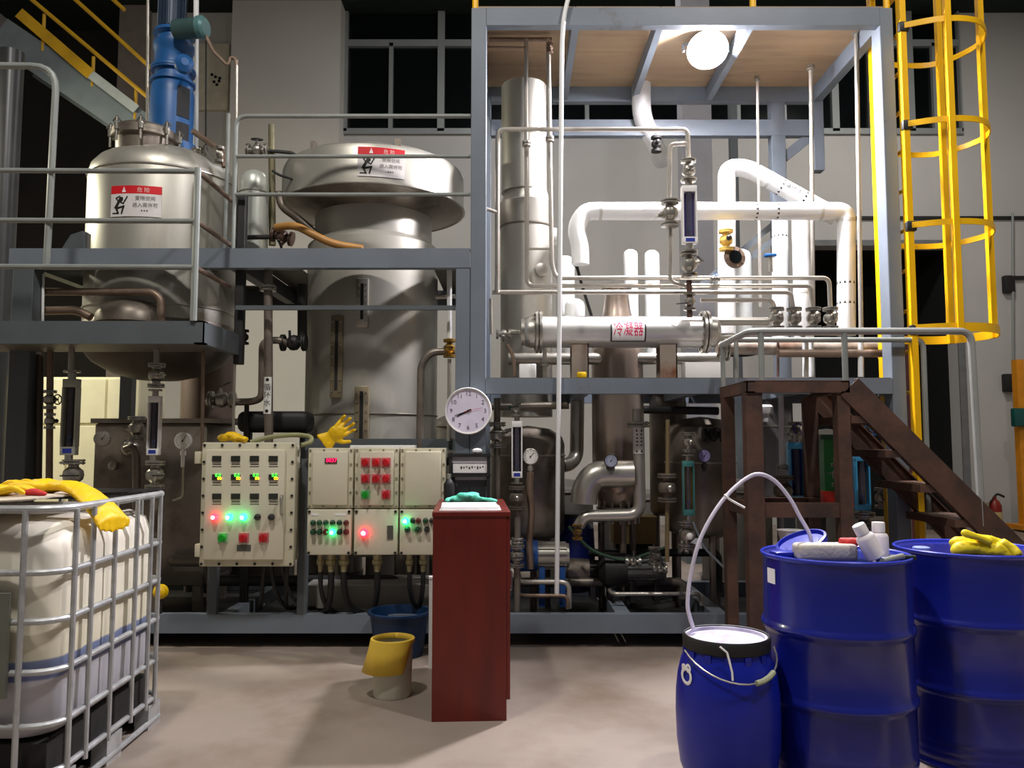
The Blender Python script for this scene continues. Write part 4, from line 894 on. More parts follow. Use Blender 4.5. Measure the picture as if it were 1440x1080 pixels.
# wrapped label
a0, a1 = -0.35, 0.75
def hplate(x0, x1, r, a0, a1, th, n=10):
    vs, fs = [], []
    for k in range(n + 1):
        a = a0 + (a1 - a0) * k / n
        for rr in (r, r + th):
            for x in (x0, x1): vs.append((x, YK - rr * math.cos(a), zc_ + rr * math.sin(a)))
    for k in range(n):
        b = k * 4; c = b + 4; fs += [(b, c, c + 1, b + 1), (b + 2, b + 3, c + 3, c + 2), (b, b + 2, c + 2, c), (b + 1, c + 1, c + 3, b + 3)]
    fs += [(0, 1, 3, 2), (n * 4, n * 4 + 2, n * 4 + 3, n * 4 + 1)]
    return MB().add(vs, fs)
lx0, lx1 = X(857, YK, 467), X(904, YK, 467)
lb = hplate(lx0, lx1, rk + 0.001, -0.75, 0.72, 0.002).build('label', PAPER, cd)
for x in (lx0, lx1): hplate(x - 0.005, x + 0.005, rk + 0.0035, -0.72, 0.35, 0.001).build('label_border', INK, lb)
hplate(lx0, lx1, rk + 0.0035, -0.75, -0.68, 0.001).build('label_border', INK, lb)
b = MB(); text_on(b, '冷凝器', 0.072, (0, 0, 0)); cx = (lx0 + lx1) / 2
b.v = [(cx + v[0], YK - (rk + 0.005) * math.cos(v[2] * 1.55 / rk), zc_ + (rk + 0.005) * math.sin(v[2] * 1.55 / rk)) for v in b.v]
b.build('lettering', REDINK, lb)
# fittings on the condenser ends
valve('flanged valve at the left inlet of the condenser', at(708, 470, 5.72), 0.05, (1, 0, 0), 'lever', CHROME, CHROME, (0, -0.4, -1), 1.0)
pipe('curved hose pipe falling from the condenser inlet to the deck', [(713, 485, 5.7), (722, 500, 5.7), (724, 530, 5.7)], 0.014, PIPEBR, 0.05)
pipe('short drain pipe with flanges under the left end of the condenser', [(766, 490, 5.72), (766, 532, 5.72)], 0.016, CHROME, 0, flanges=((0, 0.5),))
pipe('stainless header pipe running behind the condenser saddles', [(715, 505, 6.0), (1010, 504, 6.0)], 0.045, INOX, 0, 18)
pipe('thin upright pipe beside the frame post left of the condenser', [(690, 420, 5.65), (691, 470, 5.65)], 0.012, PIPEST, 0)
o = thing('junction_box', 'white box on the deck under the condenser inlet', 'box', at(742, 530, 5.66)); c = at(742, 522, 5.66)
MB().rbx(c + V((-.06, -.03, -.06)), c + V((.06, .04, .05)), .006).build('body', WHITE, o)
o = thing('junction_box', 'pale metal box on the deck below the right end of the condenser', 'box', at(990, 530, 5.72)); c = at(990, 518, 5.72)
MB().rbx((X(962, 5.72, 518), 5.68, zm1 + .006), (X(1018, 5.72, 518), 5.8, Z(510, 5.72)), .006).build('body', WHITE, o)
# ------------------------------------------------------------------ slim pipes of the upper bay
T = 0.0165
pipe('long thin white pipe running down the whole front of the frame', [(800, -6, 5.36), (793, 22, 5.36), (790, 60, 5.36), (786, 528, 5.36), (783, 835, 5.36)], 0.0155, WHITEP, 0.08)
o = pipe('stainless pipe with brown top turning right above the condenser, left riser', [(740, 55, 5.75), (741, 402, 5.75), (958, 402, 5.75)], T, PIPEST, 0.06, flanges=((0, 0.43),))
o = pipe('stainless pipe with brown top turning right above the condenser, right riser', [(771, 55, 5.75), (776, 372, 5.75), (782, 391, 5.75), (1166, 391, 5.75), (1168, 445, 5.75)], T, PIPEST, 0.05, flanges=((0, 0.45),))
pipe('dark cross pipe joining the two risers under the tan deck', [(688, 56, 5.76), (776, 56, 5.76)], 0.018, PIPEBR, 0)
pipe('thin brown pipe under the tan deck left of the risers', [(684, 66, 5.74), (740, 67, 5.74)], 0.008, PIPEBR, 0)
valve('tiny brown valve where the risers meet the tan deck', at(773, 68, 5.72), 0.035, (0, 0, 1), 'cap', PIPEBR, PIPEBR)
pipe('overhead stainless loop from the left frame post to the flow meter', [(699, 412, 5.6), (700, 182, 5.6), (967, 182, 5.6), (968, 225, 5.6)], 0.017, PIPEST, 0.05)
pipe('stub pipe tying the overhead loop to the frame post', [(682, 293, 5.55), (700, 299, 5.6)], 0.013, PIPEST, 0)
pipe('short link between the two risers above the condenser', [(741, 350, 5.75), (776, 350, 5.75)], 0.009, PIPEST, 0)
pipe('lowest of the long horizontal pipes above the condenser', [(692, 411, 5.62), (1112, 411, 5.68), (1117, 445, 5.72)], T, PIPEST, 0.04)
pipe('bent pipe dropping from the overhead loop to the small left valve', [(966, 202, 5.6), (942, 203, 5.6), (941, 282, 5.6)], 0.016, PIPEST, 0.04)
pipe('pipe from the small left valve down to the middle horizontal pipe', [(943, 318, 5.6), (942, 396, 5.6), (966, 403, 5.6)], 0.015, PIPEST, 0.05)
pipe('middle horizontal pipe ending above the third valve of the row', [(960, 402, 5.7), (1140, 402, 5.7), (1144, 445, 5.72)], T, PIPEST, 0.04)
pipe('shortest horizontal pipe ending above the first valve of the row', [(985, 422, 5.68), (1086, 422, 5.68), (1092, 445, 5.72)], T, PIPEST, 0.04)
valve('flanged white valve left of the overhead flow meter', at(942, 300, 5.58), 0.09, (0, 0, 1), 'lever', CHROME, CHROME, (-1, -0.4, -0.3), 0.5)
valve('flanged check valve above the overhead flow meter', at(968, 240, 5.58), 0.075, (0, 0, 1), 'cap', CHROME, CHROME)
rotameter('overhead flow meter with violet tube in the bright upper bay', 969, 262, 343, 5.56, 21, WHITE, mat('violet_tube', '#6a62a8', 0.15, 0.1, 0.1))
valve('flanged ball valve below the overhead flow meter', at(969, 372, 5.58), 0.085, (0, 0, 1), 'lever', CHROME, DARKM, (1, -0.5, 0.2), 1.0)
valve('lower lever valve between the condenser and the horizontal pipes', at(970, 424, 5.6), 0.06, (0, 0, 1), 'lever', CHROME, DARKM, (-0.5, -0.8, -0.3), 0.8)
pipe('rusty tee stub between the two valves under the overhead flow meter', [(969, 394, 5.58), (970, 446, 5.6)], 0.02, RUST, 0)
valve('small tap with blue wheel on the upper horizontal pipe', at(1006, 392, 5.68), 0.03, (1, 0, 0), 'wheel', CHROME, BLUEM, (0, -0.5, 0.6))
names = ('first', 'second', 'third', 'fourth')
for i, px in enumerate((1092, 1117, 1144, 1168)):
    valve('%s from the left in the row of four flanged valves' % names[i], at(px, 448, 5.72), 0.075, (0, 0, 1), 'cap', CHROME, CHROME, (0, -1, 0.2), group='row of four flanged valves')
pipe('stainless manifold under the row of four valves', [(1000, 452, 5.78), (1080, 452, 5.78)], 0.03, INOX, 0, 16)
pipe('stainless manifold pipe linking the bases of the four valves', [(1075, 468, 5.74), (1190, 468, 5.74)], 0.022, INOX, 0, 14)
o = pipe('long rust-streaked collector pipe behind the stair handrail', [(1008, 490, 5.95), (1250, 490, 5.95)], 0.05, mat('rust_streaked_pipe', '#a79c90', 0.4, 0.4, 0.15, 4, 0.03, ('#7d5a44', 0.5, 0.7, 3)), 0, 18, flanges=((0, 0.97), (0, 0.05)))
pipe('second collector pipe, lower and narrower, behind the stair handrail', [(1095, 497, 5.7), (1245, 497, 5.7)], 0.028, PIPEBR, 0, 14)
pipe('white tube leaving the right end of the condenser toward the manifold', [(1005, 475, 5.8), (1125, 468, 5.76), (1135, 480, 5.76), (1133, 530, 5.76)], 0.014, PIPEST, 0.04)
for px, y0, y1, yy, lab in ((1065, 108, 432, 6.3, 'thin upright rod hanging from the tan deck, left of three'), (1140, 92, 470, 6.15, 'thin upright pipe hanging from the tan deck, middle of three'), (1204, 40, 530, 5.75, 'thin upright pipe next to the yellow ladder, right of three')):
    pipe(lab, [(px, y0, yy), (px + (4 if px < 1200 else 8), y1, yy)], 0.016 if px > 1100 else 0.012, PIPEST, 0, flanges=((0, 0.01),))
for i, (px, yy, lab) in enumerate(((1132, 5.8, 'white stub pipe through the deck, left of a close pair'), (1141, 5.85, 'white stub pipe through the deck, right of a close pair'), (1210, 5.7, 'white stub pipe through the deck beside the ladder'), (1094, 5.9, 'rusty thin stub pipe through the deck near the landing'))):
    pipe(lab, [(px, 482, yy), (px, 530, yy)], 0.018 if i < 3 else 0.01, WHITEP if i < 3 else RUST, 0)
# sloping braces and the valve with the yellow body
for i, dx in enumerate((0, 22)):
    o = MB().beam(at(985 + dx, 402, 6.62), at(1100, 305 + dx, 6.62), 0.05, 0.05).build('diagonal_brace', STEEL2); tag(o, ('upper' if i == 0 else 'lower') + ' of two dark diagonal braces behind the horizontal white pipe', 'brace')
valve('upright control valve with a yellow body behind the white pipe', at(1021, 338, 5.95), 0.075, (0, 0, 1), 'cap', mat('yellow_valve_body', '#d8b45a', 0.5), DARKM)
o = thing('sight_port', 'dark round sight port beside the yellow-bodied valve', 'fitting', at(1033, 362, 5.95))
c = at(1033, 362, 5.95); f = MB(); flange_mb(f, c, (0.2, -1, 0.1), 0.085, 0.02, 22, 8); f.build('flange', PIPEBR, o)
MB().lathe([(0.05, 0), (0.05, 0.02), (0, 0.022)], c, (0.2, -1, 0.1), 18).build('glass', GLASSD, o)
pipe('black cable hanging beside the short white stub', [(806, 372, 6.1), (811, 374, 6.1), (818, 400, 6.1), (832, 445, 6.1)], 0.012, BLACK, 0.03, 8, 'cable', 'cable')
o = thing('blue_tap', 'small blue handled tap behind the slim white risers', 'tap', at(1083, 365, 6.2)); c = at(1083, 365, 6.2)
MB().cyl(c + V((0, 0, -.1)), c + V((0, 0, .02)), .02).build('body', CHROME, o); MB().rbx(c + V((-.045, -.03, .02)), c + V((.045, .03, .045)), .008).build('handle', BLUEM, o)
# bright yellow tags seen under the condenser
o = MB().rbx(at(818, 529, 5.66) + V((-.035, -.02, -.012)), at(818, 529, 5.66) + V((.035, .02, .03)), .012).build('rag', GLOVE); tag(o, 'scrap of yellow cloth on the deck below the condenser', 'cloth')
# ------------------------------------------------------------------ plant below the right deck
def tank(label, px, Y, rpx, ytop, ybot, m=INOXD, legs=True, band=None, ztop_dish=0.12):
    k = mpp(px, 650, Y); x = X(px, Y, 650); r = rpx * k; z0, z1 = Z(ybot, Y), Z(ytop, Y)
    o = thing('process_tank', label, 'tank', (x, Y, 0))
    MB().lathe([(0, z0 - r * 0.25), (r * 0.6, z0 - r * 0.18), (r * 0.92, z0 - r * .04), (r, z0 + r * 0.1), (r, z1), (r * 0.93, z1 + ztop_dish * 0.5), (r * 0.6, z1 + ztop_dish), (0, z1 + ztop_dish * 1.2)], (x, Y, 0), n=36).build('shell', m, o)
    if band: MB().torus((x, Y, Z(band, Y)), r + 0.002, 0.008, n=36, k=6).build('seam', INOX, o)
    for a in (0.7, 2.8, 4.9):
        MB().cyl((x + r * .7 * math.cos(a), Y + r * .7 * math.sin(a), 0), (x + r * .7 * math.cos(a), Y + r * .7 * math.sin(a), z0 + .05), 0.025).build('leg', m, o)
    return o
tank('dull stainless receiver tank right of the wall clock post', 742, 6.15, 52, 625, 748, INOXD, band=640)
tank('dull stainless receiver tank left of the rusty stair legs', 985, 6.15, 48, 612, 745, INOXD, band=650)
tank('grey upright tank partly hidden by the rusty landing legs', 1085, 6.35, 28, 585, 720, mat('grey_tank_shell', '#8f8f92', 0.4, 0.4), band=600)
tank('dim narrow tank behind the central vessel on its right', 940, 6.55, 26, 570, 720, INOXD)
# big elbow and U pipe on the central vessel
pipe('fat stainless elbow duct curving down from the central vessel', [(890, 666, 5.72), (835, 667, 5.72), (822, 690, 5.72), (821, 708, 5.72)], 19 * mpp(830, 680, 5.72), INOX, 0.16, 22, 'elbow_duct', 'duct')
o = pipe('stainless pipe falling right of the central vessel and turning left', [(897, 575, 5.7), (900, 724, 5.7), (822, 726, 5.7), (814, 740, 5.7)], 8.5 * mpp(900, 700, 5.7), INOX, 0.09, 16, flanges=((0, 0.15),))
c = at(897.5, 618, 5.7); a_ = arc_plate(c.x, c.y, 8.7 * mpp(900, 700, 5.7), -1.1, 1.1, Z(638, 5.66), Z(600, 5.66), .002).build('label_sleeve', mat('white_label_sleeve', ''), o)
b = MB()
for i, py in enumerate((605, 634)):
    for k in (-1, 1): b.add([(k * .018 - .008, 0, Z(py, 5.66) - .01), (k * .018 + .008, 0, Z(py, 5.66) - .01), (k * .018, 0, Z(py, 5.66) + .012)], [(0, 1, 2)])
for i in range(4):
    for k in (-1, 1): b.bx((k * .015 - .006, -.0004, Z(612 + i * 5, 5.66)), (k * .015 + .006, 0, Z(610 + i * 5, 5.66)))
wrap(b, c.x, c.y, 8.7 * mpp(900, 700, 5.7) + .003, 0).build('marks', INK, o)
pipe('stainless pipe bending left beside the thin white front pipe', [(812, 560, 6.3), (811, 640, 6.3), (803, 652, 6.25), (790, 655, 6.2)], 0.055, INOX, 0.07, 16)
gauge('dark rimmed gauge on the front of the central vessel', at(859, 648, 5.6), 9.5 * mpp(859, 648, 5.6), mat('bluish_dial', '#9aa0b4', 0.3), stem=0, rim=DARKM)
gauge('white gauge next to the flow meter right of the red cabinet', at(746, 642, 5.55), 11.5 * mpp(746, 642, 5.55), stem=0.08, rim=INOX, needle=0.7)
gauge('violet-faced gauge beside the green framed flow meter', at(990, 641, 5.6), 9.5 * mpp(990, 641, 5.6), mat('violet_dial', '#9a94c8', 0.3), stem=0.06, rim=DARKM)
rotameter('flow meter with white frame just right of the hanging file rack', 727, 592, 672, 5.5, 15, WHITE, TUBEG)
valve('flanged valve above the flow meter right of the file rack', at(726, 576, 5.5), 0.045, (0, 0, 1), 'cap', CHROME, mat('green_cap', '#1e5a3a', 0.4), (-1, -.3, .3))
valve('flanged valve under the flow meter right of the file rack', at(727, 700, 5.5), 0.075, (0, 0, 1), 'cap', INOXD, CHROME)
pipe('tarnished pipe running from that valve down to the skid beam', [(728, 718, 5.5), (727, 860, 5.5)], 0.022, INOXD, 0, 12, flanges=((0, 0.3),))
valve('lower chromed valve on the tarnished pipe beside the red cabinet', at(727, 782, 5.48), 0.07, (0, 0, 1), 'lever', CHROME, DARKM, (.4, -1, 0), .6)
valve('flanged valve right behind the wall clock and file rack', at(699, 612, 5.6), 0.085, (0, 0, 1), 'lever', CHROME, DARKM, (.6, -1, .2), .8)
pipe('upright pipe behind the wall clock on its right', [(699, 560, 5.6), (698, 860, 5.6)], 0.024, INOXD, 0, 12)
pipe('braided tarnished hose below the white gauge', [(746, 664, 5.55), (744, 690, 5.56), (748, 720, 5.58), (744, 760, 5.6), (746, 800, 5.6)], 0.024, PIPEBR, 0.05, 10, 'hose', 'hose')
rotameter('green framed flow meter with amber tube left of the stair legs', 968, 648, 725, 5.5, 16, mat('teal_frame', '#3f7a78', 0.4), mat('amber_tube', '#8a6a20', 0.2), plate=False)
valve('chromed valve above the green framed flow meter', at(968, 622, 5.5), 0.065, (0, 0, 1), 'cap', CHROME, CHROME)
valve('squat chromed valve below the green framed flow meter', at(966, 752, 5.5), 0.085, (0, 0, 1), 'cap', CHROME, WHITE)
valve('flanged valve on the brass upright pipe left of the green flow meter', at(938, 686, 5.5), 0.09, (0, 0, 1), 'cap', INOXD, CHROME)
pipe('brass coloured upright pipe left of the green framed flow meter', [(939, 590, 5.5), (938, 790, 5.5)], 0.015, mat('brass_pipe', '#8a7a58', 0.4, 0.5), 0)
pipe('dark cross pipe under the right deck', [(905, 576, 5.9), (1010, 578, 5.9)], 0.03, DARKM, 0)
pipe('dark cross pipe under the left part of the right deck', [(690, 572, 6.0), (800, 570, 6.0)], 0.028, INOXD, 0)
valve('dark wheel valve near the stair leg under the deck', at(1003, 612, 5.8), 0.07, (1, 0, 0), 'wheel', DARKM, DARKM, (0, -1, 0.2))
# pumps, motors and bins on the skid
def motor(label, px, py, Y, L, r, bm_, cm_):
    c = at(px, py, Y); o = thing('pump_motor', label, 'motor', (c.x, Y, 0.222))
    MB().cyl(c + V((-L / 2, 0, 0)), c + V((L / 2, 0, 0)), r, n=22).build('casing', cm_, o)
    f = MB()
    for k in range(14):
        a = k * math.pi / 7; q = Matrix.Translation(c) @ Matrix.Rotation(a, 4, 'X'); f.bx((-L * .42, -0.003, r), (L * .42, 0.003, r + 0.012), q)
    f.build('cooling_fins', cm_, o)
    MB().lathe([(r * 1.25, -.02), (r * 1.25, .02)], c + V((-L / 2, 0, 0)), (1, 0, 0), 22).build('end_bell', bm_, o)
    MB().lathe([(r * 1.3, 0), (r * 1.35, .12), (r * .7, .16), (0, .16)], c + V((-L / 2 - .02, 0, 0)), (-1, 0, 0), 22).build('pump_head', bm_, o)
    for s in (-1, 1): MB().bx(V((c.x + s * L * .3 - .02, Y - r * .8, 0.215)), V((c.x + s * L * .3 + .02, Y + r * .8, c.z - r * .8))).build('foot', bm_, o)
    return o
BLUEC = mat('blue_cast_pump', '#1c4a8a', 0.45, 0.1, 0.15)
motor('silver pump motor with blue head beside the red cabinet', 776, 781, 5.75, 0.24, 0.085, BLUEC, INOX)
motor('dim grey pump motor behind the blue barrel hose', 905, 800, 5.9, 0.3, 0.09, DARKM, mat('dim_grey_motor', '#6a6c68', 0.5, 0.3))
motor('dark pump motor under the central vessel', 845, 805, 6.05, 0.22, 0.08, INOXD, DARKM)
o = thing('plastic_drum', 'dark blue plastic drum standing behind the thin front pipe', 'drum', (X(808, 6.3, 760), 6.3, 0.222))
x = X(808, 6.3, 760); MB().lathe([(.1, .215), (.15, .24), (.16, .5), (.15, Z(742, 6.3)), (.1, Z(732, 6.3)), (.1, Z(728, 6.3))], (x, 6.3, 0), n=26).build('body', mat('deep_blue_plastic', '#10206a', 0.4), o)
MB().lathe([(.11, Z(728, 6.3)), (.11, Z(722, 6.3)), (0, Z(721, 6.3))], (x, 6.3, 0), n=26).build('lid', BLACK, o)
o = thing('carton', 'tan cardboard carton on the skid below the U-shaped pipe', 'box', (X(892, 6.35, 750), 6.35, 0.222))
p, q = at(862, 764, 6.35), at(921, 728, 6.35); MB().bx((p.x, 6.3, p.z), (q.x, 6.55, q.z)).build('body', mat('tan_card', '#a08a58', 0.8), o); MB().bx((p.x - .01, 6.29, q.z), (q.x + .01, 6.55, q.z + .012)).build('lid', mat('tan_card', ''), o)
MB().bx((p.x + .02, 6.33, .215), (q.x - .02, 6.5, p.z)).build('stand', DARKM, o)
o = thing('wheeled_bin', 'green bin with red base standing behind the landing legs', 'bin', (X(1172, 6.6, 660), 6.6, 0))
p, q = at(1157, 692, 6.6), at(1190, 618, 6.6)
MB().bx((p.x, 6.55, p.z), (q.x, 6.8, q.z)).build('body', mat('green_bin', '#0f7a3a', 0.45), o)
MB().bx((p.x - .02, 6.53, Z(712, 6.6)), (q.x + .06, 6.82, Z(690, 6.6))).build('red_base', mat('red_bin', '#c8281c', 0.45), o)
MB().bx((p.x - .03, 6.53, q.z), (q.x + .02, 6.84, q.z + .04)).build('lid', mat('green_lid', '#0a4a34', 0.45), o)
for x in (p.x, q.x): MB().bx((x - .02, 6.6, 0), (x + .02, 6.75, Z(711, 6.6))).build('leg', DARKM, o)
LB = mat('light_blue_frame', '#4fb0e0', 0.4); DB = mat('dark_blue_tube', '#1c2a8a', 0.3)
rotameter('light blue framed flow meter between the landing legs', 1120, 622, 706, 5.6, 22, LB, DB, plate=False)
rotameter('light blue framed flow meter right of the landing legs', 1212, 640, 718, 5.6, 20, LB, INOXD, plate=False)
valve('large chromed valve below the light blue flow meter by the ladder', at(1216, 742, 5.6), 0.1, (0, 0, 1), 'cap', CHROME, CHROME)
valve('violet capped valve above the light blue flow meter between the legs', at(1118, 608, 5.65), 0.07, (0, 0, 1), 'wheel', CHROME, mat('violet_cap', '#4a3a86', 0.4), (0, -1, .3))
valve('chromed valve under the stair with blue wheel', at(1218, 610, 5.7), 0.075, (0, 0, 1), 'wheel', CHROME, BLUEM, (0, -1, .3))
pipe('white drop pipe behind the landing front, left one', [(1098, 556, 5.6), (1100, 660, 5.6)], 0.02, WHITEP, 0, flanges=((0, 0.98),))
valve('dark flanged valve on the left white drop pipe behind the landing', at(1101, 690, 5.6), 0.1, (0, 0, 1), 'cap', INOXD, CHROME)
pipe('white drop pipe behind the landing front, right one', [(1177, 556, 5.55), (1180, 650, 5.55)], 0.02, WHITEP, 0, flanges=((0, 0.97),))
valve('chromed valve at the foot of the right white drop pipe', at(1181, 668, 5.55), 0.075, (0, 0, 1), 'lever', CHROME, CHROME, (-.5, -1, .2), .6)
pipe('lower part of the right white drop pipe down to the floor', [(1181, 685, 5.55), (1183, 800, 5.55)], 0.018, PIPEST, 0)
o = thing('capped_neck', 'white plastic cap on the grey tank behind the landing', 'cap', at(1076, 580, 5.9)); c = at(1076, 576, 5.9)
MB().lathe([(.05, -.03), (.055, -.02), (.055, .02), (.04, .035), (0, .037)], c, n=20).build('cap', WHITE, o)
MB().lathe([(.028, -.09), (.028, -.03)], c, n=14).build('neck', WHITEP, o)
o = thing('plastic_cup', 'white flared plastic cup behind the blue drum lid', 'cup', at(1100, 752, 5.2)); c = at(1112, 752, 5.0)
MB().lathe([(.05, -.1), (.06, 0.0), (.085, .03), (.08, .03), (.05, -.09), (0, -.09)], c, n=20).build('cup', WHITE, o)
MB().bx(c + V((-.06, -.06, -.14)), c + V((.06, .06, -.1))).build('stand', RUST, o)
MB().bx((c.x - .03, c.y - .03, 0), (c.x + .03, c.y + .03, c.z - .14)).build('stand_post', RUST, o)
# low pipe runs across the skid
for i, (a, b, y, z, r, m_, lab) in enumerate((
    (700, 960, 5.95, 0.34, 0.035, INOXD, 'low dull pipe running along the skid below the central vessel'),
    (730, 800, 5.6, 0.40, 0.018, PIPEST, 'short pale pipe on the skid beside the thin front pipe'),
    (730, 798, 5.58, 0.31, 0.015, PIPEBR, 'short brown pipe on the skid beside the thin front pipe'),
    (860, 985, 5.7, 0.30, 0.015, PIPEST, 'thin low pipe on the skid behind the barrel'),
    (820, 1010, 6.2, 0.52, 0.03, DARKM, 'dark low pipe crossing behind the pump motors'),
    (240, 300, 5.9, 0.5, 0.04, INOXD, 'dull low pipe under the large cream control panel'),
    (300, 560, 5.9, 0.36, 0.04, DARKM, 'dark low pipe under the cream panel cluster'),
    (430, 620, 6.0, 0.6, 0.03, INOXD, 'dull low pipe behind the hanging cables'))):
    p, q = at(a, 780, y), at(b, 780, y); p.z = q.z = z
    e = V((0, 0.25, 0)); pipe(lab, [tuple(p + e), tuple(p), tuple(q), tuple(q + V((0, 0, -z + 0.222 if z > .24 else 0)))], r, m_, 0.06, 12, px=False)
for i, (px, py, y, s, lab) in enumerate(((890, 790, 5.7, .05, 'small bright valve low on the skid left of the hose'), (920, 782, 5.72, .06, 'chromed valve low on the skid right of a small bright one'), (928, 800, 5.65, .045, 'little valve just above the thin low pipe'), (812, 748, 5.65, .05, 'brass valve below the bent end of the U-shaped pipe'), (965, 772, 5.6, .05, 'small chromed valve below the squat one'), (1240, 700, 5.9, .07, 'dim valve between the stair treads'))):
    valve(lab, at(px, py, y), s, (0, 0, 1) if i % 2 else (1, 0, 0), 'wheel' if i % 2 else 'lever', CHROME if i != 3 else mat('brass', '#a5823c', .35, .7), DARKM, (0, -1, 0.3), .8)
pipe('thin green hose sagging among the pumps', [(800, 740, 5.75), (830, 775, 5.75), (880, 790, 5.8), (935, 770, 5.8)], 0.012, mat('green_hose', '#2f4a38', .5), 0.1, 8, 'hose', 'hose')
pipe('clear tube slanting down behind the white hose', [(975, 735, 5.45), (990, 770, 5.45), (1025, 805, 5.45)], 0.008, mat('clear_tube', '#7e8a94', .3), 0.05, 8, 'hose', 'hose')
# under the left platform, behind the panels
o = thing('sheet_panel', 'low grey sheet lying behind the hanging cables', 'sheet', at(540, 838, 5.7)); p, q = at(430, 846, 5.65), at(612, 822, 5.65)
MB().bx((p.x, 5.6, .222), (q.x, 6.05, q.z)).build('sheet', mat('dusty_sheet', '#8a8880', .7), o)

# dark tanks added as a backdrop, for the darkness behind the nearer vessels
DIM = mat('dark_backdrop_steel', '#5c5750', 0.55, 0.3, 0.2, 2, 0.05)
def back_tank(label, px, Y, rpx, ytop):
    k = mpp(px, 700, Y); x = X(px, Y, 700); r = rpx * k; z1 = Z(ytop, Y)
    o = thing('backdrop_tank', label, 'tank', (x, Y, 0))
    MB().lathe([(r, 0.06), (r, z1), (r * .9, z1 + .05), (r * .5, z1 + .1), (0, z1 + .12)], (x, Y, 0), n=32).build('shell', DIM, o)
    MB().torus((x, Y, z1), r + .002, .01, n=32, k=6).build('rim', INOXD, o)
    MB().lathe([(r * 1.04, 0), (r * 1.04, .07)], (x, Y, 0), n=32).build('plinth', DARKM, o)
back_tank('added dark squat tank in the shade behind the large control panel', 352, 7.6, 62, 640)
back_tank('added dark tank in the shade behind the cluster of cream boxes', 640, 7.7, 36, 600)
back_tank('added dark squat tank far behind the silver pump motor', 790, 7.7, 44, 690)
back_tank('added dark squat tank far behind the dark pump motor', 885, 7.9, 42, 700)
back_tank('added dark tank far behind the green framed flow meter', 1035, 7.8, 48, 690)
back_tank('added dark tank far behind the light blue flow meters', 1165, 7.9, 44, 620)
back_tank('added dark squat tank behind the tall reactor legs', 470, 8.3, 40, 715)
back_tank('added dark squat tank right of the tall reactor legs', 560, 8.0, 44, 725)
back_tank('added dark squat tank behind the dark box tank', 260, 7.8, 44, 700)
# ------------------------------------------------------------------ cream control panels
GRNL = mat('lit_green_lens', '#20ff90', 0.3, 0, 0, emit=5.0); REDL = mat('lit_red_lens', '#ff2030', 0.3, 0, 0, emit=5.0)
HOT = mat('lamp_hot_core', '#fff0f0', 0.3, 0, 0, emit=9.0)
GRND = mat('dark_green_lens', '#1d4a30', 0.35); REDD = mat('dark_red_lens', '#5a1c1c', 0.35); GRYK = mat('charcoal_knob', '#2c2a2c', 0.4)
REDS = mat('red_switch', '#c01822', 0.4); REDP = mat('red_switch_plate', '#c8646a', 0.5); GRNS = mat('green_switch', '#12a028', 0.4); GRNP = mat('green_switch_plate', '#7fb880', 0.5)
LEDR = mat('red_led_digits', '#ff1040', 0.4, 0, 0, emit=4.0); LEDG = mat('green_led_digits', '#40ff40', 0.4, 0, 0, emit=2.5); LEDY = mat('amber_led_digits', '#ffb020', 0.4, 0, 0, emit=3.0)
def lampp(par, px, py, Y, rpx, lit=None, off=GRYK):
    c = at(px, py, Y); r = rpx * mpp(px, py, Y)
    b = MB().lathe([(r * 1.15, 0), (r * 1.15, .012), (r * .9, .018), (r * .9, .03), (r * .7, .04), (0, .043)], c, (0, -1, 0), 16).build('pilot_lamp' if lit else 'push_button', lit or off, par)
    if lit: MB().lathe([(r * .55, .042), (r * .45, .048), (0, .05)], c, (0, -1, 0), 12).build('bulb', HOT, b)
    return b
def rotary(par, px, py, Y, spx, pm, km):
    c = at(px, py, Y); s = spx * mpp(px, py, Y) / 2
    b = MB().rbx(c + V((-s, -.008, -s)), c + V((s, .004, s)), .003, 1).build('rotary_switch', pm, par)
    MB().lathe([(s * .72, 0), (s * .68, .03), (0, .032)], c + V((0, -.006, 0)), (0, -1, 0), 16).bx(c + V((-s * .16, -.05, -s * .7)), c + V((s * .16, -.03, s * .7))).build('knob', km, b)
def bolt_rim(par, x0, x1, z0, z1, y, nx, nz, r=0.009, m=DARKM):
    b = MB()
    for i in range(nx + 1):
        for z in (z0, z1): b.cyl((x0 + (x1 - x0) * i / nx, y, z), (x0 + (x1 - x0) * i / nx, y - .008, z), r, n=6)
    for i in range(1, nz):
        for x in (x0, x1): b.cyl((x, y, z0 + (z1 - z0) * i / nz), (x, y - .008, z0 + (z1 - z0) * i / nz), r, n=6)
    return b.build('bolts', m, par)
YP = 5.2
cp = thing('control_cabinet', 'large cream control panel with twelve small displays and three lit lamps', 'control panel', at(346, 797, YP + .1))
def rect(a, b, c, d, Y): p, q = at(a, d, Y), at(b, c, Y); return p.x, q.x, p.z, q.z
x0, x1, z0, z1 = rect(279, 416, 622, 797, YP)
MB().rbx((x0 + .02, YP + .02, z0 + .02), (x1 - .02, YP + .2, z1 - .02), .01).build('case', CREAM, cp)
MB().rbx((x0, YP, z0), (x1, YP + .03, z1), .012).build('rim', CREAM, cp)
bolt_rim(cp, x0 + .018, x1 - .018, z0 + .018, z1 - .018, YP, 5, 7)
a0, a1, b0, b1 = rect(287, 403, 632, 787, YP)
dp = MB().rbx((a0, YP - .03, b0), (a1, YP + .01, b1), .012).build('door', CREAMD, cp)
YD = YP - .03
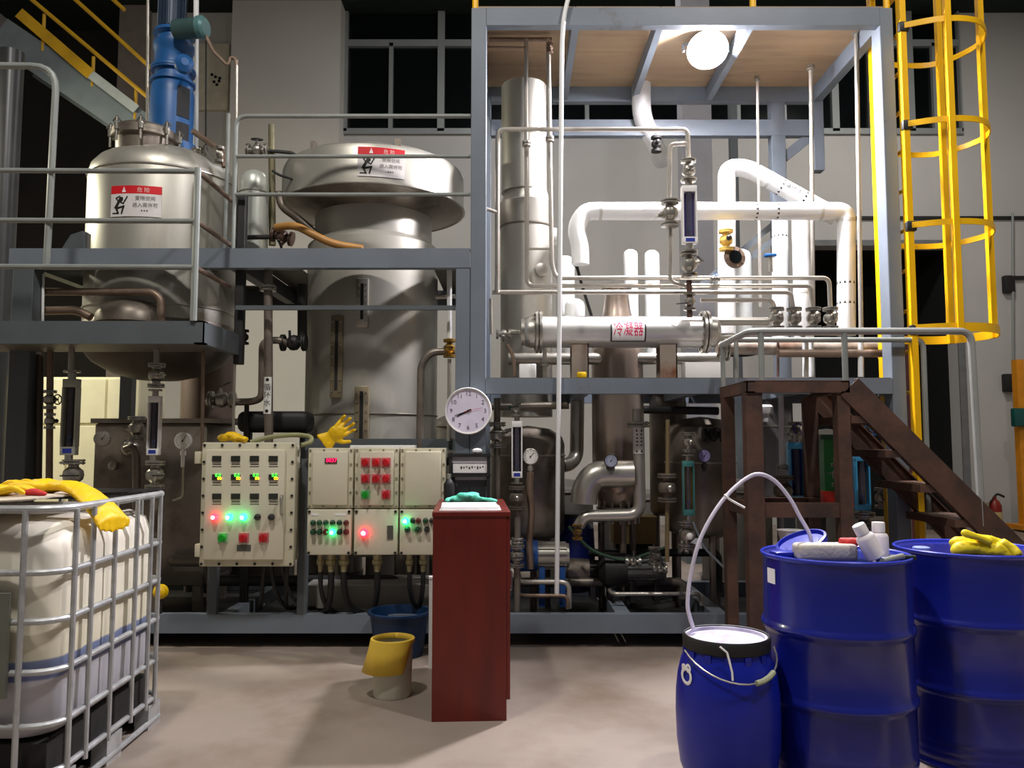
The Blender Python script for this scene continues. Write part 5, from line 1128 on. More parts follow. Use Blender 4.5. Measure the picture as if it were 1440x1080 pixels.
for i, px in enumerate((305, 331.5, 358, 384.5)):
    for j, py in enumerate((645, 671, 698)):
        p, q = at(px - 6.5, py + 4, YD), at(px + 6.5, py - 4, YD)
        s_ = MB().bx((p.x, YD - .006, p.z), (q.x, YD + .004, q.z)).build('display', SCREEN, cp)
        if j == 1:
            b = MB(); c = at(px + 1.5, py - 2.5, YD - .008); text_on(b, '0.0', .03, c); b.build('digits', LEDG, s_)
            b = MB(); c = at(px + 3.5, py + 2, YD - .008); text_on(b, '00', .028, c); b.build('digits', LEDY, s_)
        c = at(px, py + 7.5, YD); MB().bx(c + V((-.027, -.002, -.004)), c + V((.027, .001, .004))).build('caption', INKG, s_, smooth=0)
        c = at(px, py + 11, YD); MB().bx(c + V((-.03, -.0015, -.0025)), c + V((.03, .001, .0025))).build('caption', INKG, s_, smooth=0)
for px, l in ((302.5, REDL), (323, GRNL), (343, GRNL)): lampp(cp, px, 727, YD, 4.2, l)
for px in (362.5, 382): lampp(cp, px, 727, YD, 4.0, None, GRYK)
rotary(cp, 313.5, 756, YD, 14, GRNP, GRNS); rotary(cp, 343, 756, YD, 14, REDP, REDS); rotary(cp, 371, 756, YD, 14, REDP, REDS)
p, q = at(333, 775, YD), at(353, 766, YD); MB().bx((p.x, YD - .003, p.z), (q.x, YD + .001, q.z)).build('nameplate', mat('dull_nameplate', '#5c5a55', .4, .3), cp)
h = at(397.5, 697, YD); h2_ = at(397.5, 723, YD); MB().tube([h, h + V((0, -.04, 0)), h2_ + V((0, -.04, 0)), h2_], .008, 8, .02).build('handle', INOX, cp)
for a, b in ((635, 652), (765, 783)):
    p, q = at(274, b, YP), at(282, a, YP); MB().rbx((p.x, YP - .01, p.z), (q.x, YP + .04, q.z), .004).build('hinge', CREAM, cp)
x = X(346, YP, 700); MB().bx((x - .28, YP + .2, .9), (x + .28, Y0 - .01, .96)).build('mounting_bar', STEEL2, cp)
# cluster of six boxes
YQ = 5.27
pc = thing('switchgear_cluster', 'cluster of six cream switch boxes with lit lamps and hanging cables', 'control panel', at(527, 780, YQ + .1))
for (a, b, c, d) in ((432, 497, 630, 715), (498, 561, 630, 715), (562, 627, 630, 715)):
    x0, x1, z0, z1 = rect(a, b, c, d, YQ)
    bx_ = MB().rbx((x0, YQ, z0), (x1, YQ + .14, z1), .008).build('box', CREAM, pc)
    bolt_rim(bx_, x0 + .014, x1 - .014, z0 + .014, z1 - .014, YQ, 3, 4, .007, mat('dull_bolt', '#8a8474', .4, .3))
    MB().rbx((x0 + .035, YQ - .025, z0 + .022), (x1 - .03, YQ + .01, z1 - .022), .008).build('cover', CREAMD, bx_)
for (a, b, c, d) in ((432, 495, 716, 780), (498, 560, 716, 780), (562, 627, 716, 780)):
    x0, x1, z0, z1 = rect(a, b, c, d, YQ)
    bx_ = MB().rbx((x0, YQ - .02, z0), (x1, YQ + .12, z1), .008).build('box', CREAMD, pc)
    bolt_rim(bx_, x0 + .014, x1 - .014, z0 + .014, z1 - .014, YQ - .02, 1, 1, .01, DARKM)
YU, YV = YQ - .025, YQ - .02
p, q = at(457, 651.5, YU), at(474, 644, YU); s_ = MB().bx((p.x, YU - .005, p.z), (q.x, YU + .002, q.z)).build('display', SCREEN, pc)
b = MB(); text_on(b, '0037', .036, at(466, 647.6, YU - .007)); b.build('digits', LEDR, s_)
for px in (514, 529, 543):
    for py in (650, 673): rotary(pc, px, py, YU, 13, REDP, REDS)
rotary(pc, 514, 695.5, YU, 13, GRNP, GRNS); rotary(pc, 543, 695.5, YU, 13, REDP, REDS)
for i, px in enumerate((440.5, 449.5, 458.5, 468, 477.5, 487)):
    lampp(pc, px, 735, YV, 3.4, None, REDD if i == 5 else GRND)
    lampp(pc, px, 748, YV, 3.6, GRNL if i == 3 else None, REDD if i in (2, 5) else GRND)
lampp(pc, 512.5, 749, YV, 5.0, REDL)
p, q = at(544.5, 758, YV), at(553, 739, YV); MB().bx((p.x, YV - .006, p.z), (q.x, YV + .002, q.z)).build('nameplate', mat('dull_nameplate', ''), pc)
lampp(pc, 570.5, 732.5, YV, 4.0, GRNL)
for px, m_ in ((580, GRND), (588.5, REDD), (598.5, GRND), (607.5, GRYK)): lampp(pc, px, 732, YV, 3.4, None, m_)
for px, m_ in ((573, GRND), (587, GRND), (600.5, GRYK)): lampp(pc, px, 744.5, YV, 3.6, None, m_)
wl = MB()
for a, b in ((438, 448), (471, 487)):
    p, q = at(a, 725, YV), at(b, 722, YV); wl.bx((p.x, YV - .002, p.z), (q.x, YV + .001, q.z))
wl.build('label_strip', PAPER, pc)
GLD = mat('brass_gland', '#a8a07a', .4, .5)
for i, px in enumerate((451, 466, 484, 531, 576, 595)):
    c = at(px, 780, YQ + .06); r = (.022 if i not in (1, 2, 3) else .03)
    g = MB().lathe([(r, .01), (r, -.03), (r * 1.2, -.035), (r * 1.2, -.06), (r * .8, -.07), (r * .7, -.11)], c, n=10).build('cable_gland', GLD, pc)
    MB().tube([c + V((0, 0, -.09)), c + V((0, .01, -.22)), c + V((.02 * (-1) ** i, .05, -.33)), c + V((.08 * (-1) ** i, .16, -.42)), c + V((.2 * (-1) ** i, .25, -.45))], r * .72, 10, .1).build('cable', BLACK, g)
MB().bx((X(432, YQ, 700), YQ + .12, Z(640, YQ)), (X(640, YQ, 700), Y0 + .0, Z(655, YQ))).build('mounting_bar', STEEL2, pc)
MB().bx((X(432, YQ, 700), YQ + .12, Z(770, YQ)), (X(640, YQ, 700), Y0 + .0, Z(780, YQ))).build('mounting_bar', STEEL2, pc)
# black cables under the large panel
for i, (px, dx) in enumerate(((372, -.03), (381, .02), (396, .04), (404, -.02))):
    c = at(px, 795, YP + .1); pipe(('%s black cable hanging from the large cream control panel' % ('first', 'second', 'third', 'fourth')[i]), [tuple(c), tuple(c + V((dx, .05, -.2))), tuple(c + V((dx * 3, .22, -.33))), tuple(c + V((dx * 5, .5, -.35)))], .014, BLACK, .1, 8, 'cable', 'cable', px=False)
# trunking and strips over the cluster
o = MB().rbx(at(494, 632, 5.36) + V((0, -.05, -.0)), at(585, 626, 5.36) + V((0, .05, 0)), .006).build('cable_trunking', WHITE); tag(o, 'short white trunking lying on top of the cream box cluster', 'trunking')
p, q = at(500, 627, 5.6), at(606, 620, 5.6)
o = MB().tube([p, q], .016, 10).build('pink_tube', mat('pink_tube', '#c06a86', .5)); tag(o, 'dull pink tube lying behind the white trunking', 'tube')
MB_ = MB().bx((X(430, 5.6, 630), 5.58, Z(633, 5.6)), (X(640, 5.6, 630), 5.66, Z(617, 5.6))).build('support_rail', STEEL2); tag(MB_, 'grey support rail behind the top of the cream box cluster', 'rail')
pipe('olive hose looped on top of the large control panel', [(352, 622, 5.32), (380, 614, 5.36), (415, 611, 5.42), (438, 614, 5.4), (438, 622, 5.34), (424, 626, 5.3)], .016, mat('olive_hose', '#8a8a60', .5), .1, 10, 'hose', 'hose')
# ------------------------------------------------------------------ clock and file rack on the post
YK2 = 5.385
c = at(658.5, 578, YK2 - .02); r = 33 * mpp(658, 578, YK2)
ck = thing('wall_clock', 'round white wall clock hung on the grey post', 'clock', tuple(c))
MB().lathe([(r * .96, -.018), (r, -.005), (r, .02), (r * .97, .03), (r * .9, .022), (r * .9, .016)], c, (0, -1, 0), 48, cap=False).build('rim', WHITE, ck)
fc = MB().lathe([(0, .0), (r * .91, .0), (r * .91, .014), (0, .014)], c, (0, -1, 0), 48).build('face', mat('lilac_white_face', '#e2dcf0', .5), ck)
b = MB()
for k in range(1, 13):
    a = k * math.pi / 6; text_on(b, str(k), r * .26, c + V((r * .72 * math.sin(a), -.0155, r * .72 * math.cos(a))))
b.build('numerals', mat('clock_ink', '#4a4658', .6), fc)
def hand(a, L, w_, m_, name, y):
    d_ = V((math.sin(a), 0, math.cos(a))); o_ = c + V((0, -y, 0)); n_ = V((d_.z, 0, -d_.x)) * w_
    mb = MB().add([o_ - d_ * L * .25 - n_, o_ - d_ * L * .25 + n_, o_ + d_ * L + n_ * .6, o_ + d_ * L - n_ * .6], [(0, 1, 2, 3)]); mb.build(name, m_, ck, smooth=0)
hand(math.radians(244), r * .52, .006, INK, 'hour_hand', .018); hand(math.radians(250), r * .6, .004, INK, 'minute_hand', .020); hand(math.radians(78), r * .62, .0018, SIGNRED, 'second_hand', .022)
MB().lathe([(.008, .014), (.008, .026), (0, .028)], c, (0, -1, 0), 12).build('hub', INK, ck)
fk = thing('file_rack', 'dark file rack with papers fixed to the post under the clock', 'rack', at(660, 680, 5.32))
YF = 5.3
x0, x1, z0, z1 = rect(631, 689, 637, 685, YF)
MB().bx((x0, YF + .06, z0), (x1, YF + .09, z1)).build('back_plate', STEEL2, fk)
for py in (640, 668):
    z = Z(py, YF); MB().bx((x0 - .005, YF - .005, z - .012), (x1 + .005, YF + .01, z + .008)).build('front_bar', DARKM, fk)
for x in (x0 + .01, x1 - .01): MB().bx((x - .01, YF, z0 - .12), (x + .01, YF + .08, z1)).build('side_plate', DARKM, fk)
for i, (a, b_, cc, d, lab) in enumerate(((634, 686, 642, 651, 'grey folder standing in the upper slot of the file rack'), (637, 688, 651, 665, 'white card with faint writing in the middle of the file rack'), (640, 686, 669, 675, 'grey paper edge in the lowest slot of the file rack'))):
    p, q = at(a, d, YF + .02), at(b_, cc, YF + .02)
    o = thing('document', lab, 'paper', (p.x, YF + .02, p.z)); MB().bx((p.x, YF + .012 + i * .004, p.z), (q.x, YF + .02 + i * .004, q.z)).build('sheet', (mat('grey_folder', '#b4b2b8', .6), PAPER, mat('grey_folder', ''))[i], o)
    if i == 1:
        t_ = MB()
        for k in range(9): t_.bx((p.x + .05 + k * .018, YF + .0145, (p.z + q.z) / 2 - .008 + .006 * (k % 3)), (p.x + .06 + k * .018, YF + .016, (p.z + q.z) / 2 + .012 - .004 * (k % 2)))
        t_.build('scribble', INKG, o)
o = thing('crumpled_paper', 'small crumpled paper on top of the file rack', 'paper', at(672, 638, YF + .03)); c = at(671, 634, YF + .03)
MB().sph(c, .035, 10, (1, .6, .55)).build('paper', PAPER, o)
# ------------------------------------------------------------------ soft things
def organic(name, mb, m, voxel=0.006, parent=None, noise=0.0, local=False, sm=6):
    """blend overlapping solids into one smooth skin"""
    tmp = mb.build('tmp_' + name, None)
    md = tmp.modifiers.new('skin', 'REMESH'); md.mode = 'VOXEL'; md.voxel_size = voxel
    s = tmp.modifiers.new('smooth', 'SMOOTH'); s.iterations = sm; s.factor = 0.5
    if noise:
        tx = bpy.data.textures.new('folds_' + name, 'CLOUDS'); tx.noise_scale = 0.05
        dm = tmp.modifiers.new('folds', 'DISPLACE'); dm.texture = tx; dm.strength = noise; dm.mid_level = 0.5
    bpy.context.view_layer.update()
    me = bpy.data.meshes.new_from_object(tmp.evaluated_get(bpy.context.evaluated_depsgraph_get()))
    me.name = name; loc = V(tmp.location); bpy.data.objects.remove(tmp)
    me.materials.clear(); me.materials.append(m); me.polygons.foreach_set('use_smooth', [True] * len(me.polygons))
    o = bpy.data.objects.new(name, me); COL.objects.link(o)
    if parent is not None: o.parent = parent; o.location = loc - wloc(parent)
    else: o.location = loc
    return o
def glove_mb(M, s=1.0, curl=0.2, cuff=0.14, droop=0.0, flat=0.5):
    """rubber glove lying palm down: wrist at the origin, fingers along +x"""
    mb = MB()
    mb.sph((.055 * s, 0, .014 * s), .05 * s, 14, (1.05, .95, .42), M)
    for i, (y, L) in enumerate(((-.036, .062), (-.013, .078), (.012, .074), (.036, .058))):
        a = math.radians((y * 260)); b = .095 * s; c_, s_ = math.cos(a), math.sin(a)
        pts = [(.06 * s, y * .8 * s, .014 * s), (b, y * 1.05 * s, .016 * s), (b + L * .55 * s * c_, y * 1.1 * s + L * .55 * s * s_, (.02 + curl * .03) * s), (b + L * s * c_, y * 1.1 * s + L * s * s_, (.014 - curl * .02) * s)]
        mb.tube(pts, (lambda t, s=s: (.0125 - .003 * t) * s), 10, .02 * s, M=M); mb.sph(pts[-1], .0095 * s, 8, M=M)
    pts = [(.03 * s, .03 * s, .014 * s), (.055 * s, .066 * s, .018 * s), (.085 * s, .085 * s, .016 * s)]
    mb.tube(pts, (lambda t, s=s: (.015 - .004 * t) * s), 10, .02 * s, M=M); mb.sph(pts[-1], .011 * s, 8, M=M)
    n = 8
    prev = []
    for k in range(n + 1):
        t = k / n; x = .03 * s - cuff * s * t; z = .016 * s - droop * s * max(0, t - .25) ** 1.6; w_ = (.036 + .028 * t) * s
        prev.append((x, z, w_))
    for (x, z, w_), (x2, z2, w2) in zip(prev, prev[1:]):
        vs = []; m_ = 12
        for (xx, zz_, ww) in ((x, z, w_), (x2, z2, w2)):
            for q in range(m_):
                a = 2 * math.pi * q / m_; vs.append((xx, ww * math.cos(a), zz_ + ww * .36 * math.sin(a)))
        fs = [(q, (q + 1) % m_, m_ + (q + 1) % m_, m_ + q) for q in range(m_)] + [tuple(range(m_)), tuple(range(2 * m_ - 1, m_ - 1, -1))]
        mb.add(vs, fs, M)
    return mb
def glove(label, p, rot, s=1.0, m=GLOVE, **kw):
    M = Matrix.Translation(p) @ Euler(rot).to_matrix().to_4x4()
    o = organic('rubber_glove', glove_mb(M, s, **kw), m, .0045 * s, noise=.006 * s)
    return tag(o, label, 'glove')
# ------------------------------------------------------------------ caged tote, lower left
IB = thing('caged_tote', 'white liquid tote in a galvanised cage at the lower left', 'tank', (-1.69, 3.03, 0), (0, 0, math.radians(2.2)))
ZB = (.135, .31, .505, .69, .87, 1.105); DP, WD, RC = 1.01, 1.15, .10
def ring(z, inset=0.0, rc=RC):
    x1, x0, y0, y1 = -inset, -WD + inset, inset, DP - inset; pts = []
    for cx, cy, a0 in ((x1 - rc, y0 + rc, -90), (x1 - rc, y1 - rc, 0), (x0 + rc, y1 - rc, 90), (x0 + rc, y0 + rc, 180)):
        for k in range(7): a = math.radians(a0 + 15 * k); pts.append((cx + rc * math.cos(a), cy + rc * math.sin(a), z))
    return pts
for z in ZB: MB().tube(ring(z), .0125 if z < 1.1 else .016, 10, closed=True).build('cage_ring', GALV, IB, local=True)
for y in (.09, .23, .425, .64, .80, .9): MB().tube([(0.01, y, .11), (0.01, y, 1.1)], .011, 8).build('cage_bar', GALV, IB, local=True)
for x in (-.13, -.33, -.53, -.73, -.93, -1.03):
    MB().tube([(x, -.01, .11), (x, -.01, 1.1)], .0115, 8).build('cage_bar', GALV, IB, local=True)
    MB().tube([(x, DP + .01, .11), (x, DP + .01, 1.1)], .0095, 8).build('cage_bar', GALV, IB, local=True)
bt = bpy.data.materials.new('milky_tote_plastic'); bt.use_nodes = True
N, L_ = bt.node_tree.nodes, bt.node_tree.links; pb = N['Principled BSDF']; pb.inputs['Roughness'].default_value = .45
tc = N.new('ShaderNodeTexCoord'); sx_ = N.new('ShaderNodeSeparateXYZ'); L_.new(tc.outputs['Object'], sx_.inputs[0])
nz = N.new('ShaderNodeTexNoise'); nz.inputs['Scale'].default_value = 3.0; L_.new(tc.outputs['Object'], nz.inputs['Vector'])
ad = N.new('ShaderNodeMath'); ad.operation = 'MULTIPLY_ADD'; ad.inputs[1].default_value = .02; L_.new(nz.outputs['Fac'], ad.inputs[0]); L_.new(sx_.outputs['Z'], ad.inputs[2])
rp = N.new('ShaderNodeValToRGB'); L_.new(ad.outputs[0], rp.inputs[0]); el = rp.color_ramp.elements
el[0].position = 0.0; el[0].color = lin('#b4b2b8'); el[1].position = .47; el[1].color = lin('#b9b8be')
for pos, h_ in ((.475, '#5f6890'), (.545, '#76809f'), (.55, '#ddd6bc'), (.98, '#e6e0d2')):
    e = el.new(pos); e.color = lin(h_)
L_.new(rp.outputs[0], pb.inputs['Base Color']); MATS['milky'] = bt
b = MB(); prev = None
def bring(z, ins, wave):
    x1, x0, y0, y1 = -ins, -WD + ins, ins, DP - ins; rc = .12; pts = []
    for cx, cy, a0 in ((x1 - rc, y0 + rc, -90), (x1 - rc, y1 - rc, 0), (x0 + rc, y1 - rc, 90), (x0 + rc, y0 + rc, 180)):
        for k in range(7): a = math.radians(a0 + 15 * k); pts.append((cx + rc * math.cos(a), cy + rc * math.sin(a)))
    out = []
    n = len(pts)
    for i in range(n):
        p, q = V(pts[i]), V(pts[(i + 1) % n]); L = (q - p).length; m_ = 1 if L < .1 else 16
        for k in range(m_):
            t = k / m_; r_ = p.lerp(q, t)
            if m_ > 1:
                d = (q - p).normalized(); nn = V((d.y, -d.x)); r_ = r_ + nn * (wave * abs(math.sin(math.pi * t * 5)) - wave * .5)
            out.append((r_.x, r_.y, z))
    return out
rings = [bring(.235, .14, 0), bring(.25, .06, 0), bring(.31, .028, .012), bring(.6, .024, .016), bring(.93, .026, .014), bring(1.0, .045, .006), bring(1.04, .1, 0), bring(1.05, .25, 0)]
n = len(rings[0]); vs = [p for r_ in rings for p in r_]
fs = [(i * n + k, i * n + (k + 1) % n, (i + 1) * n + (k + 1) % n, (i + 1) * n + k) for i in range(len(rings) - 1) for k in range(n)] + [tuple(range(n)), tuple(range((len(rings) - 1) * n, len(rings) * n))]
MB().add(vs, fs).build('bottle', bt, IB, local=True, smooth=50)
MB().lathe([(.09, 1.04), (.09, 1.085), (0, 1.087)], (-WD / 2, DP / 2, 0), n=24).build('filler_cap', BLACK, IB, local=True)
pt = MB()
for y in (.06, .5, .93): pt.bx((-WD + .04, y - .04, .01), (-.03, y + .04, .1))
pt.bx((-WD + .03, .05, .1), (-.05, DP - .03, .232)).build('pallet', mat('black_pallet', '#1c1a18', .7), IB, local=True)
for y in (.1, .5, .92): MB().bx((-.06, y - .07, 0), (.005, y + .07, .11)).build('pallet_foot', GALV, IB, local=True)
MB().tube([(0, .03, .03), (0, DP - .03, .03)], .013, 8).build('pallet_rail', GALV, IB, local=True)
MB().bx((-.62, -.028, .42), (-.165, -.012, .80)).build('name_board', mat('grey_tin_board', '#77796f', .5, .3), IB, local=True)
for y in (.25, .76): MB().tube([(-.02, y, 1.105), (-WD + .02, y, 1.105)], .012, 8).build('top_bar', GALV, IB, local=True)
RZ = Matrix.Translation((-1.69, 3.03, 0)) @ Matrix.Rotation(math.radians(2.2), 4, 'Z')
# things lying on the tote
def sheet(label, name, cat, pts, z, th, m_, sag=0.012, noise=.01):
    """loose sheet over a quadrilateral given in the tote's own axes"""
    nx, ny = 12, 8; vs = []
    A, B, C, D = (V(p) for p in pts)
    for j in range(ny + 1):
        for i in range(nx + 1):
            u, v_ = i / nx, j / ny; p = A.lerp(B, u).lerp(D.lerp(C, u), v_)
            zz_ = z + sag * math.sin(u * 7 + v_ * 5) * .5 + random.uniform(-noise, noise) * .3
            vs.append(RZ @ V((p.x, p.y, zz_)))
    n1 = len(vs); vs += [v - V((0, 0, th)) for v in vs]; w_ = nx + 1; fs = []
    for j in range(ny):
        for i in range(nx):
            q = (j * w_ + i, j * w_ + i + 1, (j + 1) * w_ + i + 1, (j + 1) * w_ + i); fs += [q, tuple(k + n1 for k in q[::-1])]
    bd = [i for i in range(w_)] + [j * w_ + nx for j in range(1, ny + 1)] + [ny * w_ + i for i in range(nx - 1, -1, -1)] + [j * w_ for j in range(ny - 1, 0, -1)]
    for a, b_ in zip(bd, bd[1:] + bd[:1]): fs.append((a, b_, b_ + n1, a + n1))
    o = MB().add(vs, fs).build(name, m_); return tag(o, label, cat)
sheet('creased brown-white cardboard lying on the front of the caged tote', 'cardboard', 'cardboard', ((-1.1, .02), (-.1, .0), (-.16, .6), (-1.1, .62)), 1.142, .006, mat('soiled_card', '#c0b4a4', .8, 0, .15, 4, .05, ('#6a5c50', .55, .75, 5)))
sheet('black plastic film lying across the back of the caged tote', 'plastic_film', 'sheet', ((-1.1, .64), (-.02, .6), (-.02, 1.0), (-1.1, 1.0)), 1.133, .004, mat('black_film', '#12141c', .3))
def onI(x, y, z): return RZ @ V((x, y, z))
glove('yellow rubber glove with its cuff hanging over the tote edge', onI(-.19, .36, 1.15), (0, 0, math.radians(168)), 1.55, cuff=.2, droop=.16)
glove('yellow rubber glove lying flat at the left end of the tote', onI(-.42, .16, 1.148), (0, 0, math.radians(10)), 1.25, cuff=.14)
o = organic('red_rag', MB().sph(onI(-.2, .16, 1.16), .03, 10, (1.4, .7, .5)).sph(onI(-.16, .15, 1.155), .02, 10, (1.3, .9, .6)), mat('red_rag', '#c83030', .7), .006, noise=.006); tag(o, 'small red rag beside the yellow glove on the tote', 'rag')
# ------------------------------------------------------------------ red cabinet
CB = thing('red_cabinet', 'narrow mahogany-red cabinet seen from its end in the middle', 'cabinet', (-.392, 4.0, 0), (0, 0, math.radians(3.0)))
w_, d_, h_ = .366, .92, 1.015
MB().bx((0, 0, .0), (w_, d_, h_ - .025)).build('carcass', REDW, CB, local=True, smooth=0)
MB().rbx((-.004, -.006, h_ - .025), (w_ + .02, d_, h_), .003, 1).build('top', REDW, CB, local=True)
for y0, y1 in ((.003, .455), (.46, .915)):
    dd = MB().rbx((w_, y0, .10), (w_ + .018, y1, h_ - .03), .002, 1).build('door', REDW, CB, local=True)
    MB().tube([(w_ + .018, y1 - .05 if y0 < .1 else y0 + .05, .55), (w_ + .045, y1 - .05 if y0 < .1 else y0 + .05, .56), (w_ + .045, y1 - .05 if y0 < .1 else y0 + .05, .66), (w_ + .018, y1 - .05 if y0 < .1 else y0 + .05, .67)], .005, 8, .01).build('handle', CHROME, dd, local=True)
RC2 = Matrix.Translation((-.392, 4.0, 0)) @ Matrix.Rotation(math.radians(3.0), 4, 'Z')
def onC(x, y, z): return RC2 @ V((x, y, z))
for i in range(2):
    lab = ('open stack of white forms on the red cabinet', 'single white sheet under the forms on the red cabinet')[1 - i]
    o = MB().bx((.03 + .01 * i, .04 + .02 * i, h_ + .001 + .004 * i), (.34 - .01 * i, .36 + .02 * i, h_ + .004 + .014 * i), RC2 @ Matrix.Rotation(.02 * i, 4, 'Z')).build('paper_sheet' if i == 0 else 'paper_stack', PAPER, smooth=0); tag(o, lab, 'paper')
TEAL = mat('mint_green_rubber', '#5fe0c0', .5, 0, .1, 10, .1)
g = MB()
for (x, y, z, r, sc) in ((.12, .56, 1.035, .045, (1.3, 1, .5)), (.19, .58, 1.05, .045, (1.2, .9, .7)), (.15, .54, 1.06, .035, (1.2, 1, .6)), (.25, .57, 1.03, .04, (1.5, .8, .4)), (.09, .6, 1.03, .035, (1, 1, .5)), (.31, .55, 1.028, .02, (1.8, .8, .6))):
    g.sph(onC(x, y, z), r * .95, 12, sc)
g.tube([onC(.22, .56, 1.045), onC(.28, .53, 1.035), onC(.33, .52, 1.028)], .013, 8, .02).tube([onC(.1, .55, 1.05), onC(.06, .52, 1.04), onC(.05, .5, 1.027)], .013, 8, .02)
o = organic('rubber_glove', g, TEAL, .006, noise=.02); tag(o, 'crumpled mint-green rubber gloves on the red cabinet', 'glove')
o = thing('soap_dispenser', 'small dark bottle with chrome top behind the red cabinet', 'bottle', onC(.06, .72, h_)); c = onC(.06, .72, h_)
MB().lathe([(.03, 0), (.032, .1), (.02, .12), (.01, .13)], c, n=16).build('body', BLACK, o); MB().lathe([(.012, .13), (.014, .16), (0, .162)], c, n=12).build('top', CHROME, o)
o = thing('white_board', 'thin white board standing on the floor left of the red cabinet', 'board', at(607, 928, 4.95)); p, q = at(603, 928, 4.95), at(612, 813, 4.95)
MB().bx((p.x, 4.93, 0), (q.x + .1, 4.96, q.z)).build('panel', WHITE, o); MB().bx((p.x - .003, 4.925, q.z), (q.x + .1, 4.965, q.z + .012)).build('edge_trim', PAPER, o)
# ------------------------------------------------------------------ bucket with yellow cuff, dark blue tub behind
bx0 = at(551, 976, 4.3); bxc = V((X(551, 4.4, 960), 4.42, 0)); rb = .108
o = thing('plastic_bucket', 'small cloudy white bucket in the cabinet shadow', 'bucket', tuple(bxc))
MB().lathe([(0, .004), (rb * .9, 0), (rb * .94, .01), (rb, .27), (rb * 1.05, .275), (rb * 1.05, .295), (rb * .95, .295), (rb * .9, .03), (0, .025)], bxc, n=32).build('body', mat('cloudy_plastic', '#cdcbb8', .5, 0, .06), o)
cl = MB(); vs, fs = [], []; nA = 40
for k in range(nA + 1):
    a = math.radians(-180 + 360 * k / nA); fr_ = min(1, 2.2 * max(0, math.cos(a + .45)))
    for (rr, z) in ((rb * .86, .28), (rb * 1.0, .306), (rb * 1.1, .302), (rb * (1.1 + .1 * fr_), .29 - .04 * fr_), (rb * (1.1 + .42 * fr_ * max(0, math.sin(-a) * .75 + .25)), .285 - .15 * fr_)):
        vs.append((bxc.x + rr * math.sin(a), bxc.y - rr * math.cos(a), z))
for k in range(nA):
    for q in range(4): fs.append((k * 5 + q, k * 5 + q + 1, k * 5 + 6 + q, k * 5 + 5 + q))
o = MB().add(vs, fs).build('rubber_cuff', mat('mustard_rubber', '#f0ca48', .55, 0, .08, 8, .05)); sm_ = o.modifiers.new('thick', 'SOLIDIFY'); sm_.thickness = .004; tag(o, 'mustard yellow rubber cuff draped over the bucket rim', 'cloth')
c = V((X(560, 5.2, 905), 5.25, 0)); o = thing('plastic_tub', 'dark blue plastic tub under the skid beam behind the bucket', 'tub', tuple(c))
MB().lathe([(0, .01), (.15, 0), (.19, .26), (.205, .265), (.205, .28), (.185, .28), (.145, .02), (0, .02)], c + V((0, 0, -.0)), n=32).build('body', mat('navy_tub', '#0c2c50', .4), o)
# ------------------------------------------------------------------ blue drums and barrel
def steel_drum(label, cx, cy, r=.297, h=.895, rz=0.0):
    o = thing('steel_drum', label, 'drum', (cx, cy, 0), (0, 0, rz))
    z1, z2_ = h * .36, h * .67
    def hoop(z): return [(r * .985, z - .028), (r * 1.0, z - .018), (r * 1.02, z - .008), (r * 1.025, z), (r * 1.02, z + .008), (r * 1.0, z + .018), (r * .985, z + .028)]
    small = []
    for i in range(7): zz_ = .05 + i * .035; small += [(r * .985, zz_ - .012), (r * .992, zz_), (r * .985, zz_ + .012)]
    MB().lathe([(0, .02), (r * .97, .02), (r * 1.0, .0), (r * 1.01, .012), (r * .985, .025)] + small[:9] + hoop(z1) + hoop(z2_) + [(r * .985, h - .03), (r * .99, h - .012)], n=64).build('body', BLUED, o, local=True)
    MB().lathe([(r * .985, h - .02), (r * 1.012, h - .012), (r * 1.016, h - .004), (r * 1.0, h), (r * .975, h - .004), (r * .965, h - .018), (r * .93, h - .02), (0, h - .016)], n=64).build('lid', mat('blue_lid_paint', '#2a3ab8', .3, 0, .1, 4, .02, ('#1a2690', .55, .8, 3), coat=.4), o, local=True)
    for a, rr, s in ((2.2, .2, .036), (-.9, .2, .02)):
        MB().lathe([(s, h - .02), (s, h - .004), (s * .8, h - .001), (0, h - .001)], (rr * math.cos(a), rr * math.sin(a), 0), n=16).build('bung', mat('pale_blue_bung', '#8a9ae0', .4), o, local=True)
    return o
D1, D2 = (1.364, 3.42), (2.026, 3.6)
d1 = steel_drum('blue steel drum with a small white sticker and clutter on its lid', *D1)
steel_drum('blue steel drum at the right edge carrying one yellow glove', *D2, rz=.9)
a_ = math.asin(max(-.99, (X(1092, 3.2, 820) - D1[0]) / .297)) + .06
s_ = arc_plate(0, 0, .2955, a_ - .1, a_ + .1, Z(830, 3.2), Z(808, 3.2), .002); s_.build('sticker', PAPER, d1, local=True)
BX, BY = (1015 - 720) * 3.3 / F, 3.3
br = thing('plastic_barrel', 'squat blue plastic barrel with black clamp ring and wire handle', 'barrel', (BX, BY, 0))
r = .205; hb = .585
MB().lathe([(0, .012), (r * .68, .0), (r * .82, .02), (r * .93, .08), (r * .985, .17), (r, .28), (r * .99, .36), (r * .95, .43), (r * .88, .485), (r * .82, .515), (r * .8, .54), (r * .8, hb - .02)], n=56).build('body', BLUEP, br, local=True)
for k in range(14):
    a = k * 2 * math.pi / 14; q = Matrix.Rotation(a, 4, 'Z'); MB().bx((r * .79, -.012, .49), (r * .85, .012, .532), q).build('lug', BLUEP, br, local=True)
MB().lathe([(r * .81, hb - .055), (r * .845, hb - .05), (r * .85, hb - .01), (r * .82, hb), (r * .79, hb - .002)], n=48, cap=False).build('clamp_ring', BLACK, br, local=True)
MB().lathe([(r * .8, hb - .02), (r * .79, hb - .006), (r * .74, hb - .006), (r * .72, hb - .018), (0, hb - .014)], n=48).build('lid', mat('scuffed_white_lid', '#c9c3d8', .5, 0, .1, 5, .03, ('#8d86a8', .52, .72, 6)), br, local=True)
hw = []
